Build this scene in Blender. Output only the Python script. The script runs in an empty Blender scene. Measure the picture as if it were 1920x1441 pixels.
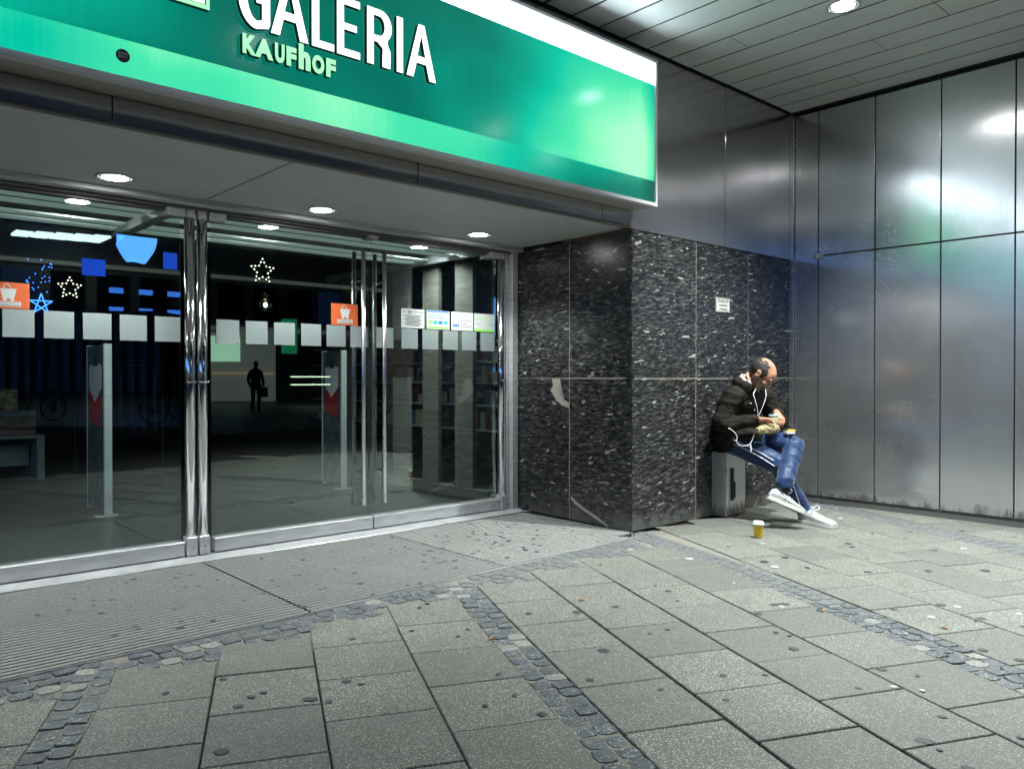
import bpy, bmesh, math, random
from math import radians as R, sin, cos, pi
from mathutils import Vector as V, Matrix, noise
random.seed(7)
S = bpy.context.scene
COL = S.collection

# ---------------------------------------------------------------- camera, world, exposure
cam = bpy.data.cameras.new('camera'); co = bpy.data.objects.new('camera', cam); COL.objects.link(co)
co.location = (0, 0, 1.2)
yaw, pitch = R(47.92), -math.atan(13.33/1481.1)
fwd = V((cos(yaw)*cos(pitch), sin(yaw)*cos(pitch), sin(pitch)))
co.rotation_euler = fwd.to_track_quat('-Z', 'Y').to_euler()
cam.sensor_width = 36; cam.lens = 36*1481.1/1920; cam.clip_end = 500; cam.clip_start = .05
S.camera = co
W = bpy.data.worlds.new('World'); S.world = W; W.use_nodes = True
wn = W.node_tree.nodes; bg = wn['Background']
sky = wn.new('ShaderNodeTexSky'); sky.sky_type = 'NISHITA'; sky.sun_disc = False
sky.sun_elevation = R(-3.0); sky.sun_rotation = R(200)
W.node_tree.links.new(sky.outputs[0], bg.inputs[0]); bg.inputs[1].default_value = .19
S.view_settings.view_transform = 'Standard'; S.view_settings.look = 'None'
S.view_settings.gamma = 1; S.view_settings.use_curve_mapping = False
S.view_settings.exposure = 1.0
S.cycles.use_denoising = True
S.cycles.max_bounces = 8; S.cycles.transparent_max_bounces = 12; S.cycles.glossy_bounces = 5
S.cycles.diffuse_bounces = 4; S.cycles.sample_clamp_indirect = 4; S.cycles.caustics_reflective = False

# ---------------------------------------------------------------- helpers
def tag(o, label=None, cat=None, group=None, kind=None):
    if label: o['label'] = label
    if cat: o['category'] = cat
    if group: o['group'] = group
    if kind: o['kind'] = kind
    return o
def empty(name, loc=(0, 0, 0), label=None, cat=None, group=None, kind=None, rot=None):
    o = bpy.data.objects.new(name, None); COL.objects.link(o); o.location = loc; o.empty_display_size = .05
    if rot is not None: o.rotation_euler = rot
    return tag(o, label, cat, group, kind)
def link(name, me, mat=None, parent=None, loc=None, rot=None):
    if mat is not None and not me.materials: me.materials.append(mat)
    o = bpy.data.objects.new(name, me); COL.objects.link(o)
    if parent is not None:
        o.parent = parent
        if loc is None and rot is None:
            bpy.context.view_layer.update() if False else None
            o.location = -V(parent.location) if parent.parent is None and parent.rotation_euler[:] == (0, 0, 0) else V((0, 0, 0))
            if parent.parent is not None: o.location = V((0, 0, 0))
    if loc is not None: o.location = loc
    if rot is not None: o.rotation_euler = rot
    return o
def fin(bm, name, mat=None, parent=None, smooth=False, recalc=True, loc=None, rot=None):
    if recalc: bmesh.ops.recalc_face_normals(bm, faces=bm.faces)
    me = bpy.data.meshes.new(name); bm.to_mesh(me); bm.free()
    if smooth:
        me.polygons.foreach_set('use_smooth', [True]*len(me.polygons))
    return link(name, me, mat, parent, loc, rot)
def box(bm, x0, x1, y0, y1, z0, z1, bev=0, M=None):
    v = [bm.verts.new((x, y, z)) for x in (x0, x1) for y in (y0, y1) for z in (z0, z1)]
    fs = [(0, 1, 3, 2), (4, 6, 7, 5), (0, 4, 5, 1), (2, 3, 7, 6), (0, 2, 6, 4), (1, 5, 7, 3)]
    f = [bm.faces.new([v[i] for i in q]) for q in fs]
    bmesh.ops.recalc_face_normals(bm, faces=f)
    if bev:
        es = list({e for q in f for e in q.edges})
        r = bmesh.ops.bevel(bm, geom=es, offset=bev, segments=1, affect='EDGES', profile=.5)
        v = list({w for q in r['faces'] for w in q.verts} | {w for w in v if w.is_valid})
    if M is not None:
        for w in v: w.co = M @ w.co
    return v
def B(name, x0, x1, y0, y1, z0, z1, mat, parent=None, bev=0, M=None):
    bm = bmesh.new(); box(bm, min(x0, x1), max(x0, x1), min(y0, y1), max(y0, y1), min(z0, z1), max(z0, z1), bev, M)
    return fin(bm, name, mat, parent)
def poly(bm, pts, d):          # extrude a planar polygon by vector d
    d = V(d); a = [bm.verts.new(p) for p in pts]; b = [bm.verts.new(V(p)+d) for p in pts]
    bm.faces.new(a); bm.faces.new(b[::-1]); n = len(a)
    for i in range(n): bm.faces.new((a[i], a[(i+1) % n], b[(i+1) % n], b[i]))
def loft(bm, pts, rad, n=14, ref=(0, 0, 1), cap=True, p=2.0):
    """rings at pts; rad = (a,b): a along side axis, b along the other"""
    pts = [V(q) for q in pts]; rings = []; ref = V(ref)
    for i, q in enumerate(pts):
        t = (pts[min(i+1, len(pts)-1)] - pts[max(i-1, 0)]).normalized()
        s = ref.cross(t)
        if s.length < 1e-3: s = V((1, 0, 0)).cross(t)
        s.normalize(); u = t.cross(s).normalized()
        a, b = rad[i] if hasattr(rad[i], '__len__') else (rad[i], rad[i])
        rg = []
        for k in range(n):
            c, d = cos(2*pi*k/n), sin(2*pi*k/n)
            c = math.copysign(abs(c)**(2/p), c); d = math.copysign(abs(d)**(2/p), d)
            rg.append(bm.verts.new(q + s*a*c + u*b*d))
        rings.append(rg)
    for r0, r1 in zip(rings, rings[1:]):
        for k in range(n): bm.faces.new((r0[k], r0[(k+1) % n], r1[(k+1) % n], r1[k]))
    if cap: bm.faces.new(rings[0][::-1]); bm.faces.new(rings[-1])
    return rings
def spl(pts, m=6):              # catmull-rom through tuples of any length
    P = [tuple(pts[0])]+[tuple(q) for q in pts]+[tuple(pts[-1])]; out = []
    for i in range(1, len(P)-2):
        for j in range(m):
            t = j/m
            out.append(tuple(.5*((2*b)+(c-a)*t+(2*a-5*b+4*c-d)*t*t+(3*b-a-3*c+d)*t**3) for a, b, c, d in zip(P[i-1], P[i], P[i+1], P[i+2])))
    out.append(tuple(pts[-1])); return out
def tube(name, pts, r, mat, parent=None, n=8, m=5, smooth=True):
    bm = bmesh.new(); q = spl(pts, m) if m > 1 else pts
    loft(bm, q, [r]*len(q), n); return fin(bm, name, mat, parent, smooth)
def ell(bm, c, r, M=None, seg=16, rings=10):
    g = bmesh.ops.create_uvsphere(bm, u_segments=seg, v_segments=rings, radius=1)['verts']
    for v in g:
        v.co = V((v.co.x*r[0]+c[0], v.co.y*r[1]+c[1], v.co.z*r[2]+c[2]))
        if M is not None: v.co = M @ v.co
    return g
def lathe(bm, prof, c, n=24, M=None):
    rings = []
    for r, z in prof:
        rg = []
        for k in range(n):
            p = V((r*cos(2*pi*k/n), r*sin(2*pi*k/n), z))
            if M is not None: p = M @ p
            rg.append(bm.verts.new(p+V(c)))
        rings.append(rg)
    for a, b in zip(rings, rings[1:]):
        for k in range(n): bm.faces.new((a[k], a[(k+1) % n], b[(k+1) % n], b[k]))
    bm.faces.new(rings[0][::-1]); bm.faces.new(rings[-1])
def text(name, body, size, mat, parent, x0, x1, z0, z1, y, ext=.001, bold=0.0, ybasis=None):
    """lettering facing -Y, fitted into x0..x1, z0..z1"""
    c = bpy.data.curves.new(name, 'FONT'); c.body = body; c.size = 1; c.extrude = 0; c.offset = bold; c.align_x = 'CENTER'
    c.resolution_u = 3
    t = bpy.data.objects.new(name, c); COL.objects.link(t); bpy.context.view_layer.update()
    me = bpy.data.meshes.new_from_object(t.evaluated_get(bpy.context.evaluated_depsgraph_get()))
    bpy.data.objects.remove(t)
    xs = [v.co.x for v in me.vertices]; ys = [v.co.y for v in me.vertices]
    a, b, e, g = min(xs), max(xs), min(ys), max(ys)
    bm = bmesh.new(); bm.from_mesh(me); bpy.data.meshes.remove(me)
    for v in bm.verts:
        v.co = V((x0+(v.co.x-a)/(b-a)*(x1-x0), y, z0+(v.co.y-e)/(g-e)*(z1-z0)))
    if ext > 0:
        r = bmesh.ops.extrude_face_region(bm, geom=bm.faces[:])
        for v in r['geom']:
            if isinstance(v, bmesh.types.BMVert): v.co.y -= ext
    return fin(bm, name, mat, parent)
def copy_tree(o, parent=None):
    c = o.copy(); COL.objects.link(c); c.parent = parent
    for ch in list(o.children): copy_tree(ch, c)
    return c

# ---------------------------------------------------------------- materials
def mat(name, col=(.5, .5, .5), rough=.5, metal=0, spec=.5, emit=None, es=1.0, coat=0):
    m = bpy.data.materials.new(name); m.use_nodes = True
    b = m.node_tree.nodes['Principled BSDF']
    b.inputs['Base Color'].default_value = (*col, 1); b.inputs['Roughness'].default_value = rough
    b.inputs['Metallic'].default_value = metal; b.inputs['Specular IOR Level'].default_value = spec
    if coat: b.inputs['Coat Weight'].default_value = coat
    if emit: b.inputs['Emission Color'].default_value = (*emit, 1); b.inputs['Emission Strength'].default_value = es
    return m
class N:
    def __init__(s, m): s.m = m; s.t = m.node_tree; s.b = s.t.nodes['Principled BSDF']
    def n(s, ty, **k):
        x = s.t.nodes.new('ShaderNode'+ty)
        for a, v in k.items():
            if a.startswith('i_'):
                x.inputs[a[2:].replace('_', ' ')].default_value = v
            else: setattr(x, a, v)
        return x
    def l(s, a, b): s.t.links.new(a, b)
    def coord(s, scale=(1, 1, 1), kind='Object', rot=(0, 0, 0), loc=(0, 0, 0)):
        if kind == 'World': o = s.n('NewGeometry').outputs['Position']
        else: o = s.n('TexCoord').outputs[kind]
        mp = s.n('Mapping'); mp.inputs['Scale'].default_value = scale; mp.inputs['Rotation'].default_value = rot; mp.inputs['Location'].default_value = loc
        s.l(o, mp.inputs[0]); return mp.outputs[0]
    def noise(s, vec, sc, det=3, rough=.55, dist=0):
        x = s.n('TexNoise'); x.inputs['Scale'].default_value = sc; x.inputs['Detail'].default_value = det
        x.inputs['Roughness'].default_value = rough; x.inputs['Distortion'].default_value = dist
        s.l(vec, x.inputs['Vector']); return x.outputs['Fac']
    def ramp(s, f, pts):
        r = s.n('ValToRGB'); e = r.color_ramp.elements
        while len(e) < len(pts): e.new(.5)
        for q, (p, c) in zip(e, pts):
            q.position = p; q.color = (*(c if hasattr(c, '__len__') else (c, c, c)), 1)
        s.l(f, r.inputs[0]); return r.outputs[0]
    def mix(s, f, a, b, mode='MIX'):
        x = s.n('Mix', data_type='RGBA', blend_type=mode)
        for i, v in ((0, f), (6, a), (7, b)):
            if hasattr(v, 'is_linked') or hasattr(v, 'links'): s.l(v, x.inputs[i])
            elif i == 0: x.inputs[0].default_value = v
            else: x.inputs[i].default_value = (*v, 1) if hasattr(v, '__len__') else (v, v, v, 1)
        return x.outputs[2]
    def math(s, op, a, b=0.0):
        x = s.n('Math', operation=op)
        for i, v in ((0, a), (1, b)):
            if hasattr(v, 'links'): s.l(v, x.inputs[i])
            else: x.inputs[i].default_value = v
        return x.outputs[0]
    def bump(s, h, st=.3, d=.01, prev=None):
        x = s.n('Bump'); x.inputs['Strength'].default_value = st; x.inputs['Distance'].default_value = d
        s.l(h, x.inputs['Height'])
        if prev: s.l(prev, x.inputs['Normal'])
        return x.outputs[0]
    def base(s, c): s.l(c, s.b.inputs['Base Color'])
    def rough(s, c): s.l(c, s.b.inputs['Roughness'])
    def nrm(s, c): s.l(c, s.b.inputs['Normal'])

def brushed(name, col, r0, r1, aniso=.6, dirt=True, wav=.25):
    m = mat(name, col, r0, .90); n = N(m); w = n.coord((1, 1, 1), 'World')
    st = n.coord((260, 260, 5), 'World'); fine = n.noise(st, 1, 2)
    big = n.noise(w, 2.2, 4, .6); gr = n.noise(w, 420, 2, .7)
    oi = n.n('ObjectInfo').outputs['Random']
    c = n.mix(n.math('MULTIPLY', fine, .6), tuple(x*.78 for x in col), tuple(min(1, x*1.2) for x in col))
    c = n.mix(n.ramp(gr, [(.3, .0), (.7, .45)]), c, n.mix(.5, c, (.12, .12, .12)))
    if dirt:
        sp = n.n('SeparateXYZ'); n.l(n.n('NewGeometry').outputs['Position'], sp.inputs[0])
        dz = n.math('MULTIPLY', n.ramp(sp.outputs[2], [(.0, 1), (.33, .0)]), n.noise(n.coord((6, 6, 1.5), 'World'), 1, 5, .7, 1))
        c = n.mix(n.ramp(dz, [(.3, 0), (.42, .75)]), c, (.17, .145, .11))
        rr = n.math('ADD', n.math('MULTIPLY', n.ramp(dz, [(.3, 0), (.42, 1)]), .25), n.math('ADD', n.math('MULTIPLY', big, r1-r0), r0))
    else: rr = n.math('ADD', n.math('MULTIPLY', big, r1-r0), r0)
    rr = n.math('ADD', rr, n.math('MULTIPLY', oi, .03))
    if dirt:
        sn = n.noise(n.coord((2.2, 2.2, 3.2), 'World', (0, 0, 0), (3, 1, 7)), 1, 3, .6, 2.6)
        ln = n.ramp(n.math('ABSOLUTE', n.math('SUBTRACT', sn, .5)), [(.0, 1), (.0018, 0)])
        ln = n.math('MULTIPLY', ln, n.ramp(n.noise(n.coord((1.3, 1.3, 1.6), 'World'), 1, 2), [(.58, 0), (.64, .6)]))
        c = n.mix(ln, c, (.75, .77, .76)); rr = n.math('ADD', rr, n.math('MULTIPLY', ln, .3))
        sm = n.ramp(n.noise(n.coord((3.5, 3.5, 2), 'World'), 1, 5, .7, .5), [(.45, 0), (.75, .07)]); rr = n.math('ADD', rr, sm)
    n.base(c); n.rough(rr)
    b1 = n.bump(n.noise(w, 1.6, 2, .4), wav, .05)
    n.nrm(b1)
    n.b.inputs['Anisotropic'].default_value = aniso
    tg = n.n('Tangent'); tg.direction_type = 'RADIAL'; tg.axis = 'Z'; n.l(tg.outputs[0], n.b.inputs['Tangent'])
    return m
M_panel = brushed('brushed_steel_wall', (.72, .725, .73), .15, .21, .62, True, .09)
M_upper = brushed('brushed_steel_fascia', (.68, .68, .685), .12, .19, .9, False, .14)
M_box = brushed('brushed_steel_box', (.75, .74, .70), .32, .44, dirt=True)
M_steel = mat('door_steel', (.62, .63, .64), .28, 1)
n = N(M_steel); n.nrm(n.bump(n.noise(n.coord((3, 3, 300), 'World'), 1, 2), .06, .002)); n.rough(n.math('ADD', n.math('MULTIPLY', n.noise(n.coord((1, 1, 1), 'World'), 9, 4), .2), .2))
M_rail = mat('satin_rail', (.56, .57, .58), .42, .35)
n = N(M_rail); w = n.coord((1, 1, 1), 'World'); n.base(n.mix(n.ramp(n.noise(n.coord((5, 5, 30), 'World'), 1, 4, .7), [(.35, 0), (.7, 1)]), (.45, .46, .475), (.62, .63, .64)))
n.nrm(n.bump(n.noise(w, 400, 2), .08, .001))
M_chrome = mat('polished_post', (.75, .76, .76), .09, 1)
n = N(M_chrome); n.nrm(n.bump(n.noise(n.coord((14, 14, 3), 'World'), 1, 3), .15, .01))
n.rough(n.ramp(n.noise(n.coord((30, 30, 4), 'World'), 1, 5, .7), [(.45, .06), (.7, .3)]))
M_dark = mat('dark_gap', (.012, .012, .013), .6)
M_black = mat('black_plastic', (.015, .015, .016), .4)
def painted(name, col, rough=.45, sp=.5, nz=.35):
    m = mat(name, col, rough, 0, sp); n = N(m); w = n.coord((1, 1, 1), 'World')
    f = n.noise(w, 260, 2, .8); g = n.noise(w, 3, 4)
    c = n.mix(n.ramp(f, [(.3, 0), (.7, nz)]), tuple(x*1.12 for x in col), tuple(x*.6 for x in col))
    c = n.mix(n.ramp(g, [(.4, 0), (.75, .3)]), c, tuple(x*.75 for x in col))
    n.base(c); n.nrm(n.bump(f, .12, .001)); return m
M_soffit = painted('soffit_grey_paint', (.50, .53, .525), .45)
M_plank = painted('ceiling_plank_paint', (.84, .86, .85), .32, .6)
M_trim = painted('dark_bronze_trim', (.10, .098, .095), .4)
M_frame = painted('white_sign_frame', (.62, .62, .64), .4)
M_under = painted('sign_underside', (.36, .34, .31), .45)
M_slat = painted('inner_slat_paint', (.75, .8, .78), .5)
M_slat_glow = mat('slat_added_glow', (.7, .75, .72), .5, emit=(.72, .95, .85), es=.11)  # pale slat paint with a faint glow added to brighten it, no lamp
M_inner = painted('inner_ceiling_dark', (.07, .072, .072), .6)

# granite
M_gran = mat('black_fleck_granite', (.03, .03, .03), .25, 0, .32); n = N(M_gran)
oi = n.n('ObjectInfo').outputs['Random']
cb = n.n('CombineXYZ'); n.l(n.math('MULTIPLY', oi, 37.0), cb.inputs[0]); n.l(n.math('MULTIPLY', oi, 11.0), cb.inputs[1]); n.l(n.math('MULTIPLY', oi, 23.0), cb.inputs[2])
va = n.n('VectorMath', operation='ADD'); n.l(n.n('NewGeometry').outputs['Position'], va.inputs[0]); n.l(cb.outputs[0], va.inputs[1])
rotm = n.n('Mapping'); rotm.inputs['Rotation'].default_value = (R(4), R(6), 0); n.l(va.outputs[0], rotm.inputs[0])
def sc(v):
    x = n.n('Mapping'); x.inputs['Scale'].default_value = v; n.l(rotm.outputs[0], x.inputs[0]); return x.outputs[0]
f1 = n.noise(sc((13, 13, 58)), 1, 5, .78, .3); f2 = n.noise(sc((7, 7, 26)), 1, 3, .6, .8)
f3 = n.noise(sc((9, 9, 34)), 1, 1.5, .5, .6); f4 = n.noise(sc((3, 3, 9)), 1, 2)
c = n.ramp(f1, [(.40, (.008, .008, .008)), (.50, (.030, .030, .029)), (.57, (.082, .082, .078)), (.68, (.30, .30, .27))])
c = n.mix(n.ramp(f2, [(.35, 0), (.62, .7)]), n.mix(.55, c, (.010, .0105, .011)), c)
c = n.mix(n.ramp(f3, [(.69, 0), (.71, .9)]), c, (.42, .41, .36))
vn = n.noise(sc((1.2, 1.2, 5.5)), 1, 3, .5, 1.5)
c = n.mix(n.ramp(n.math('ABSOLUTE', n.math('SUBTRACT', vn, .5)), [(.0, .16), (.004, 0)]), c, (.3, .3, .27))
sp = n.n('SeparateXYZ'); n.l(n.n('NewGeometry').outputs['Position'], sp.inputs[0])
dz = n.math('MULTIPLY', n.ramp(sp.outputs[2], [(0, 1), (.32, 0)]), n.noise(n.coord((9, 9, 4), 'World'), 1, 5, .7))
c = n.mix(n.ramp(dz, [(.28, 0), (.5, .8)]), c, (.12, .12, .11))
c = n.mix(n.math('MULTIPLY', oi, .45), c, n.mix(.6, c, (.012, .013, .014)))
n.base(c); n.rough(n.math('ADD', n.math('MULTIPLY', n.ramp(dz, [(.2, 0), (.5, 1)]), .4), n.math('ADD', n.math('MULTIPLY', f2, .12), .2)))
n.nrm(n.bump(f1, .08, .001))
M_grout = mat('pale_grout', (.50, .48, .38), .8)

# paving
def stone(name, base, dark, light, spk=.5, rough=.75, sc1=170, big=2.0, bump=.5, wet=.0):
    m = mat(name, base, rough); n = N(m); w = n.coord((1, 1, 1), 'World')
    a = n.noise(w, sc1, 3, .7); b = n.noise(w, big, 5, .65); v = n.n('TexVoronoi'); v.inputs['Scale'].default_value = sc1*1.5; n.l(w, v.inputs['Vector'])
    oi = n.n('ObjectInfo').outputs['Random']
    c = n.mix(n.ramp(a, [(.34, 1), (.52, 0)]), base, dark)
    hs = n.n('SeparateColor'); n.l(v.outputs['Color'], hs.inputs[0])
    c = n.mix(n.ramp(hs.outputs[0], [(1-spk*.22, 0), (1-spk*.18, .8)]), c, light)
    c = n.mix(n.ramp(b, [(.35, .0), (.7, .4)]), c, tuple(x*.62 for x in base))
    st = n.noise(w, 7.0, 4, .7, 1.0)
    c = n.mix(n.ramp(st, [(.55, 0), (.70, .5)]), c, tuple(x*.5 for x in base))
    c = n.mix(n.math('MULTIPLY', oi, .6), c, tuple(x*.60 for x in base))
    n.base(c)
    n.rough(n.math('ADD', n.math('MULTIPLY', b, .25), rough-.15))
    n.nrm(n.bump(n.noise(w, 28, 4, .6), .25, .004, n.bump(a, bump, .0015))); return m
M_slab = stone('aggregate_slab', (.165, .168, .148), (.045, .046, .042), (.60, .58, .50), .85, .62, 180)
M_cob = stone('blue_grey_cobble', (.115, .13, .145), (.025, .03, .034), (.5, .5, .48), .5, .5, 95, 9, .9)
M_cobL = stone('pale_cobble', (.30, .30, .28), (.08, .08, .08), (.5, .5, .45), .5, .6, 95, 9, .9)
M_cobM = stone('mixed_far_cobble', (.19, .20, .205), (.05, .05, .055), (.45, .45, .42), .5, .55, 95, 9, .9)
M_cobR = stone('reddish_cobble', (.30, .15, .11), (.1, .05, .04), (.45, .3, .25), .3, .6, 95, 9, .6)
M_joint = stone('sandy_joint', (.29, .275, .235), (.05, .045, .04), (.36, .33, .25), .8, .9, 220, 14, .8)
M_bed = mat('joint_soil', (.03, .028, .024), .9)
M_mat = stone('ribbed_entrance_stone', (.27, .275, .26), (.07, .07, .07), (.5, .5, .46), .5, .75, 150, 2.5, .8)
M_gum = mat('old_gum', (.035, .037, .042), .55); M_gumL = mat('pale_gum', (.45, .46, .46), .6)
M_street = stone('street_paving', (.12, .12, .115), (.04, .04, .04), (.3, .3, .28), .5, .55, 60, 1.0)
n = N(M_street); bt = n.n('TexBrick'); bt.inputs['Scale'].default_value = 1.0; bt.inputs['Brick Width'].default_value = .8; bt.inputs['Row Height'].default_value = .8; bt.inputs['Mortar Size'].default_value = .012
n.l(n.coord((1, 1, 1), 'World', (0, 0, R(25))), bt.inputs['Vector']); bt.inputs['Color1'].default_value = (1, 1, 1, 1); bt.inputs['Color2'].default_value = (.75, .75, .75, 1); bt.inputs['Mortar'].default_value = (.1, .1, .1, 1)
old = n.b.inputs['Base Color'].links[0].from_socket; n.base(n.mix(1.0, old, bt.outputs['Color'], 'MULTIPLY'))

# glass
def glass(name, tint, refl):
    m = bpy.data.materials.new(name); m.use_nodes = True; t = m.node_tree; t.nodes.remove(t.nodes['Principled BSDF'])
    out = t.nodes['Material Output']; tr = t.nodes.new('ShaderNodeBsdfTransparent'); tr.inputs[0].default_value = (*tint, 1)
    gl = t.nodes.new('ShaderNodeBsdfGlossy'); gl.inputs['Roughness'].default_value = .0; gl.inputs[0].default_value = (.95, 1, 1, 1)
    fr = t.nodes.new('ShaderNodeFresnel'); fr.inputs[0].default_value = 1.5
    mr = t.nodes.new('ShaderNodeMapRange'); mr.inputs[1].default_value = 0; mr.inputs[2].default_value = 1; mr.inputs[3].default_value = refl; mr.inputs[4].default_value = 1
    mx = t.nodes.new('ShaderNodeMixShader'); L = t.links.new
    L(fr.outputs[0], mr.inputs[0]); L(mr.outputs[0], mx.inputs[0]); L(tr.outputs[0], mx.inputs[1]); L(gl.outputs[0], mx.inputs[2]); L(mx.outputs[0], out.inputs[0])
    return m
M_glass = glass('door_glass', (.84, .92, .90), .075)
M_thin = glass('clear_bulb_glass', (.85, .85, .8), .1)
def frosted():
    m = mat('frosted_film', (.50, .56, .56), .6); n = N(m); tr = n.n('BsdfTransparent'); mx = n.n('MixShader'); mx.inputs[0].default_value = .88
    n.l(tr.outputs[0], mx.inputs[1]); n.l(n.b.outputs[0], mx.inputs[2]); n.l(mx.outputs[0], m.node_tree.nodes['Material Output'].inputs[0])
    w = n.coord((1, 1, 1), 'World'); n.base(n.mix(n.noise(w, 250, 2), (.19, .235, .235), (.26, .30, .295))); return m
M_frost = frosted()
M_orange = mat('orange_sticker', (.50, .095, .022), .5, emit=None); M_white = mat('white_print', (.45, .47, .46), .5)
M_ink = mat('dark_print', (.03, .035, .04), .5); M_blue = mat('blue_print', (.02, .12, .45), .5); M_grn = mat('green_print', (.22, .6, .08), .5)
M_teal = mat('teal_print', (.0, .35, .3), .5); M_red = mat('red_print', (.4, .02, .025), .5)

# sign face: two-tone translucent sheet in front of uneven tubes
M_sign = mat('backlit_green_face', (.0, .12, .08), .25); n = N(M_sign)
g = n.n('NewGeometry'); sp = n.n('SeparateXYZ'); n.l(g.outputs['Position'], sp.inputs[0]); X, Z = sp.outputs[0], sp.outputs[2]
w = n.coord((1.1, 1, 2.2), 'World')
t = n.noise(w, 1.0, 1.5, .4)
hx = n.ramp(n.math('DIVIDE', X, 5.0), [(.0, .44), (.14, .48), (.30, .28), (.50, .24), (.66, .46), (.80, .74), (.93, .98), (.972, .62)])
vz = n.ramp(n.math('SUBTRACT', Z, 2.5), [(.0, .55), (.22, .95), (.45, .9), (.92, .55)])
tubes = n.noise(n.coord((60, 1, .5), 'World'), 1, 2)
lv = n.math('ADD', n.math('MULTIPLY', n.math('MULTIPLY', hx, 1.05), n.math('ADD', n.math('MULTIPLY', vz, .6), .4)), n.math('MULTIPLY', n.math('SUBTRACT', t, .5), .35))
lv = n.math('ADD', lv, n.math('MULTIPLY', n.math('SUBTRACT', tubes, .5), .06))
low = n.math('LESS_THAN', Z, 2.68)
# below the line the print is light on the left half and dark on the right end
lowf = n.ramp(n.math('DIVIDE', X, 5.0), [(.0, .10), (.14, .14), (.24, .50), (.42, .60), (.60, .34), (.8, -.0)])
lowd = n.ramp(n.math('DIVIDE', X, 5.0), [(.6, 0), (.8, .35), (.97, .62)])
lv2 = n.math('SUBTRACT', n.math('ADD', lv, lowf), lowd)
mxv = n.n('Mix', data_type='FLOAT'); n.l(low, mxv.inputs[0]); n.l(lv, mxv.inputs[2]); n.l(lv2, mxv.inputs[3])
col = n.ramp(mxv.outputs[0], [(.12, (.0, .085, .065)), (.30, (.0, .19, .135)), (.52, (.0, .50, .33)), (.72, (.06, .72, .38)), (.95, (.38, .96, .56))])
wh = n.math('GREATER_THAN', Z, 3.405)
col = n.mix(wh, col, (8, 9, 10))
n.l(col, n.b.inputs['Emission Color']); n.b.inputs['Emission Strength'].default_value = .58
n.b.inputs['Base Color'].default_value = (.01, .05, .035, 1); n.b.inputs['Roughness'].default_value = .16; n.b.inputs['Specular IOR Level'].default_value = .14
n.nrm(n.bump(n.noise(n.coord((40, 1, 3), 'World'), 1, 2), .05, .004))
M_led = mat('lit_white_letter', (.8, .8, .8), .4, emit=(1, 1, 1), es=1.0)
M_ledg = mat('lit_pale_green_letter', (.3, .6, .4), .4, emit=(.42, 1, .55), es=.5)
M_lett = mat('letter_side_dark', (.008, .02, .018), .35)
M_lamp = mat('lamp_lens', (1, 1, 1), .3, emit=(1.0, .98, 1.0), es=45)
M_ref = mat('lamp_reflector', (.85, .82, .75), .12, 1)

# ---------------------------------------------------------------- paving
A = R(65.07); d1 = V((cos(A), sin(A), 0)); d2 = V((sin(A), -cos(A), 0))
def st(s, t): return d2*s + d1*t
def mat_edge(x):
    pts = [(-6, 3.662), (1.9, 3.672), (3.26, 3.73), (4.65, 3.80), (4.80, 3.93), (9, 3.93)]
    for (a, b), (c, d) in zip(pts, pts[1:]):
        if x <= c: return b+(d-b)*(x-a)/(c-a)
    return 3.93
pave = empty('pavement', (0, 0, 0), kind='structure')
street = B('street', -60, 60, -70, 1.2, -.12, -.05, M_street); tag(street, kind='structure')
B('bedding', -6, 9, -6, 6, -.08, -.022, M_bed, pave)
slab_me = {}
def slab_mesh(w, h):
    k = (round(w, 2), round(h, 2))
    if k not in slab_me:
        bm = bmesh.new(); box(bm, -w/2, w/2, -h/2, h/2, -.04, 0, .0035)
        me = bpy.data.meshes.new('paving_slab'); bm.to_mesh(me); bm.free(); me.materials.append(M_slab); slab_me[k] = me
    return slab_me[k]
cols = [(-1.53, -1.14, 3.12), (-1.14, -.75, 3.32), (-.60, -.207, 3.55), (-.207, .185, 3.76), (.185, .59, 3.98), (.59, .98, 4.18),
        (1.14, 1.54, 4.41), (1.54, 1.95, 4.63), (1.95, 2.35, 4.85), (2.35, 2.74, 5.06), (2.965, 3.355, 5.73), (3.355, 3.735, 5.94),
        (3.735, 4.11, 6.55), (4.11, 4.49, 6.38), (4.49, 4.87, 6.58), (5.13, 5.52, 6.78), (5.52, 5.91, 6.98), (5.91, 6.3, 7.18)]
slabs = []
for (s0, s1, top) in cols:
    t1 = top; i = 0
    while t1 > -1.2:
        h = .382 if i == 0 else (.392 if i < 3 else .407); t0 = t1-h; i += 1
        c4 = [st(s, tt) for s in (s0, s1) for tt in (t0, t1)]
        c = st((s0+s1)/2, (t0+t1)/2)
        ok = min(p.y for p in c4) < 3.93 and c.x < 7.6 and c.x > -.7 and c.y > -.3
        if ok and c.length > .9:
            me = slab_mesh(s1-s0-.0065, h-.0065)
            rz = A-pi/2+random.uniform(-.003, .003)
            o = link('paving_slab', me, None, pave, c+V((0, 0, random.uniform(-.0035, 0))), (random.uniform(-.003, .003), random.uniform(-.003, .003), rz))
            slabs.append((s0, s1, t0, t1))
        t1 = t0
print('slabs', len(slabs))
for a_, b_ in ((-.752, -.6), (.982, 1.14), (2.74, 2.965), (4.88, 5.13)):
    bm = bmesh.new(); poly(bm, [st(a_, 1.2), st(b_, 1.2), st(b_, 5.6), st(a_, 5.6)], (0, 0, -.02))
    for v in bm.verts: v.co.z -= .0085
    fin(bm, 'mortar_bed', M_joint, pave)
bm = bmesh.new()
for a, b in zip([-1, 1.9, 3.26, 4.65], [1.9, 3.26, 4.65, 4.85]): poly(bm, [(a, mat_edge(a)-.5, -.0095), (b, mat_edge(b)-.5, -.0095), (b, mat_edge(b)-.007, -.0095), (a, mat_edge(a)-.007, -.0095)], (0, 0, -.02))
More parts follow.
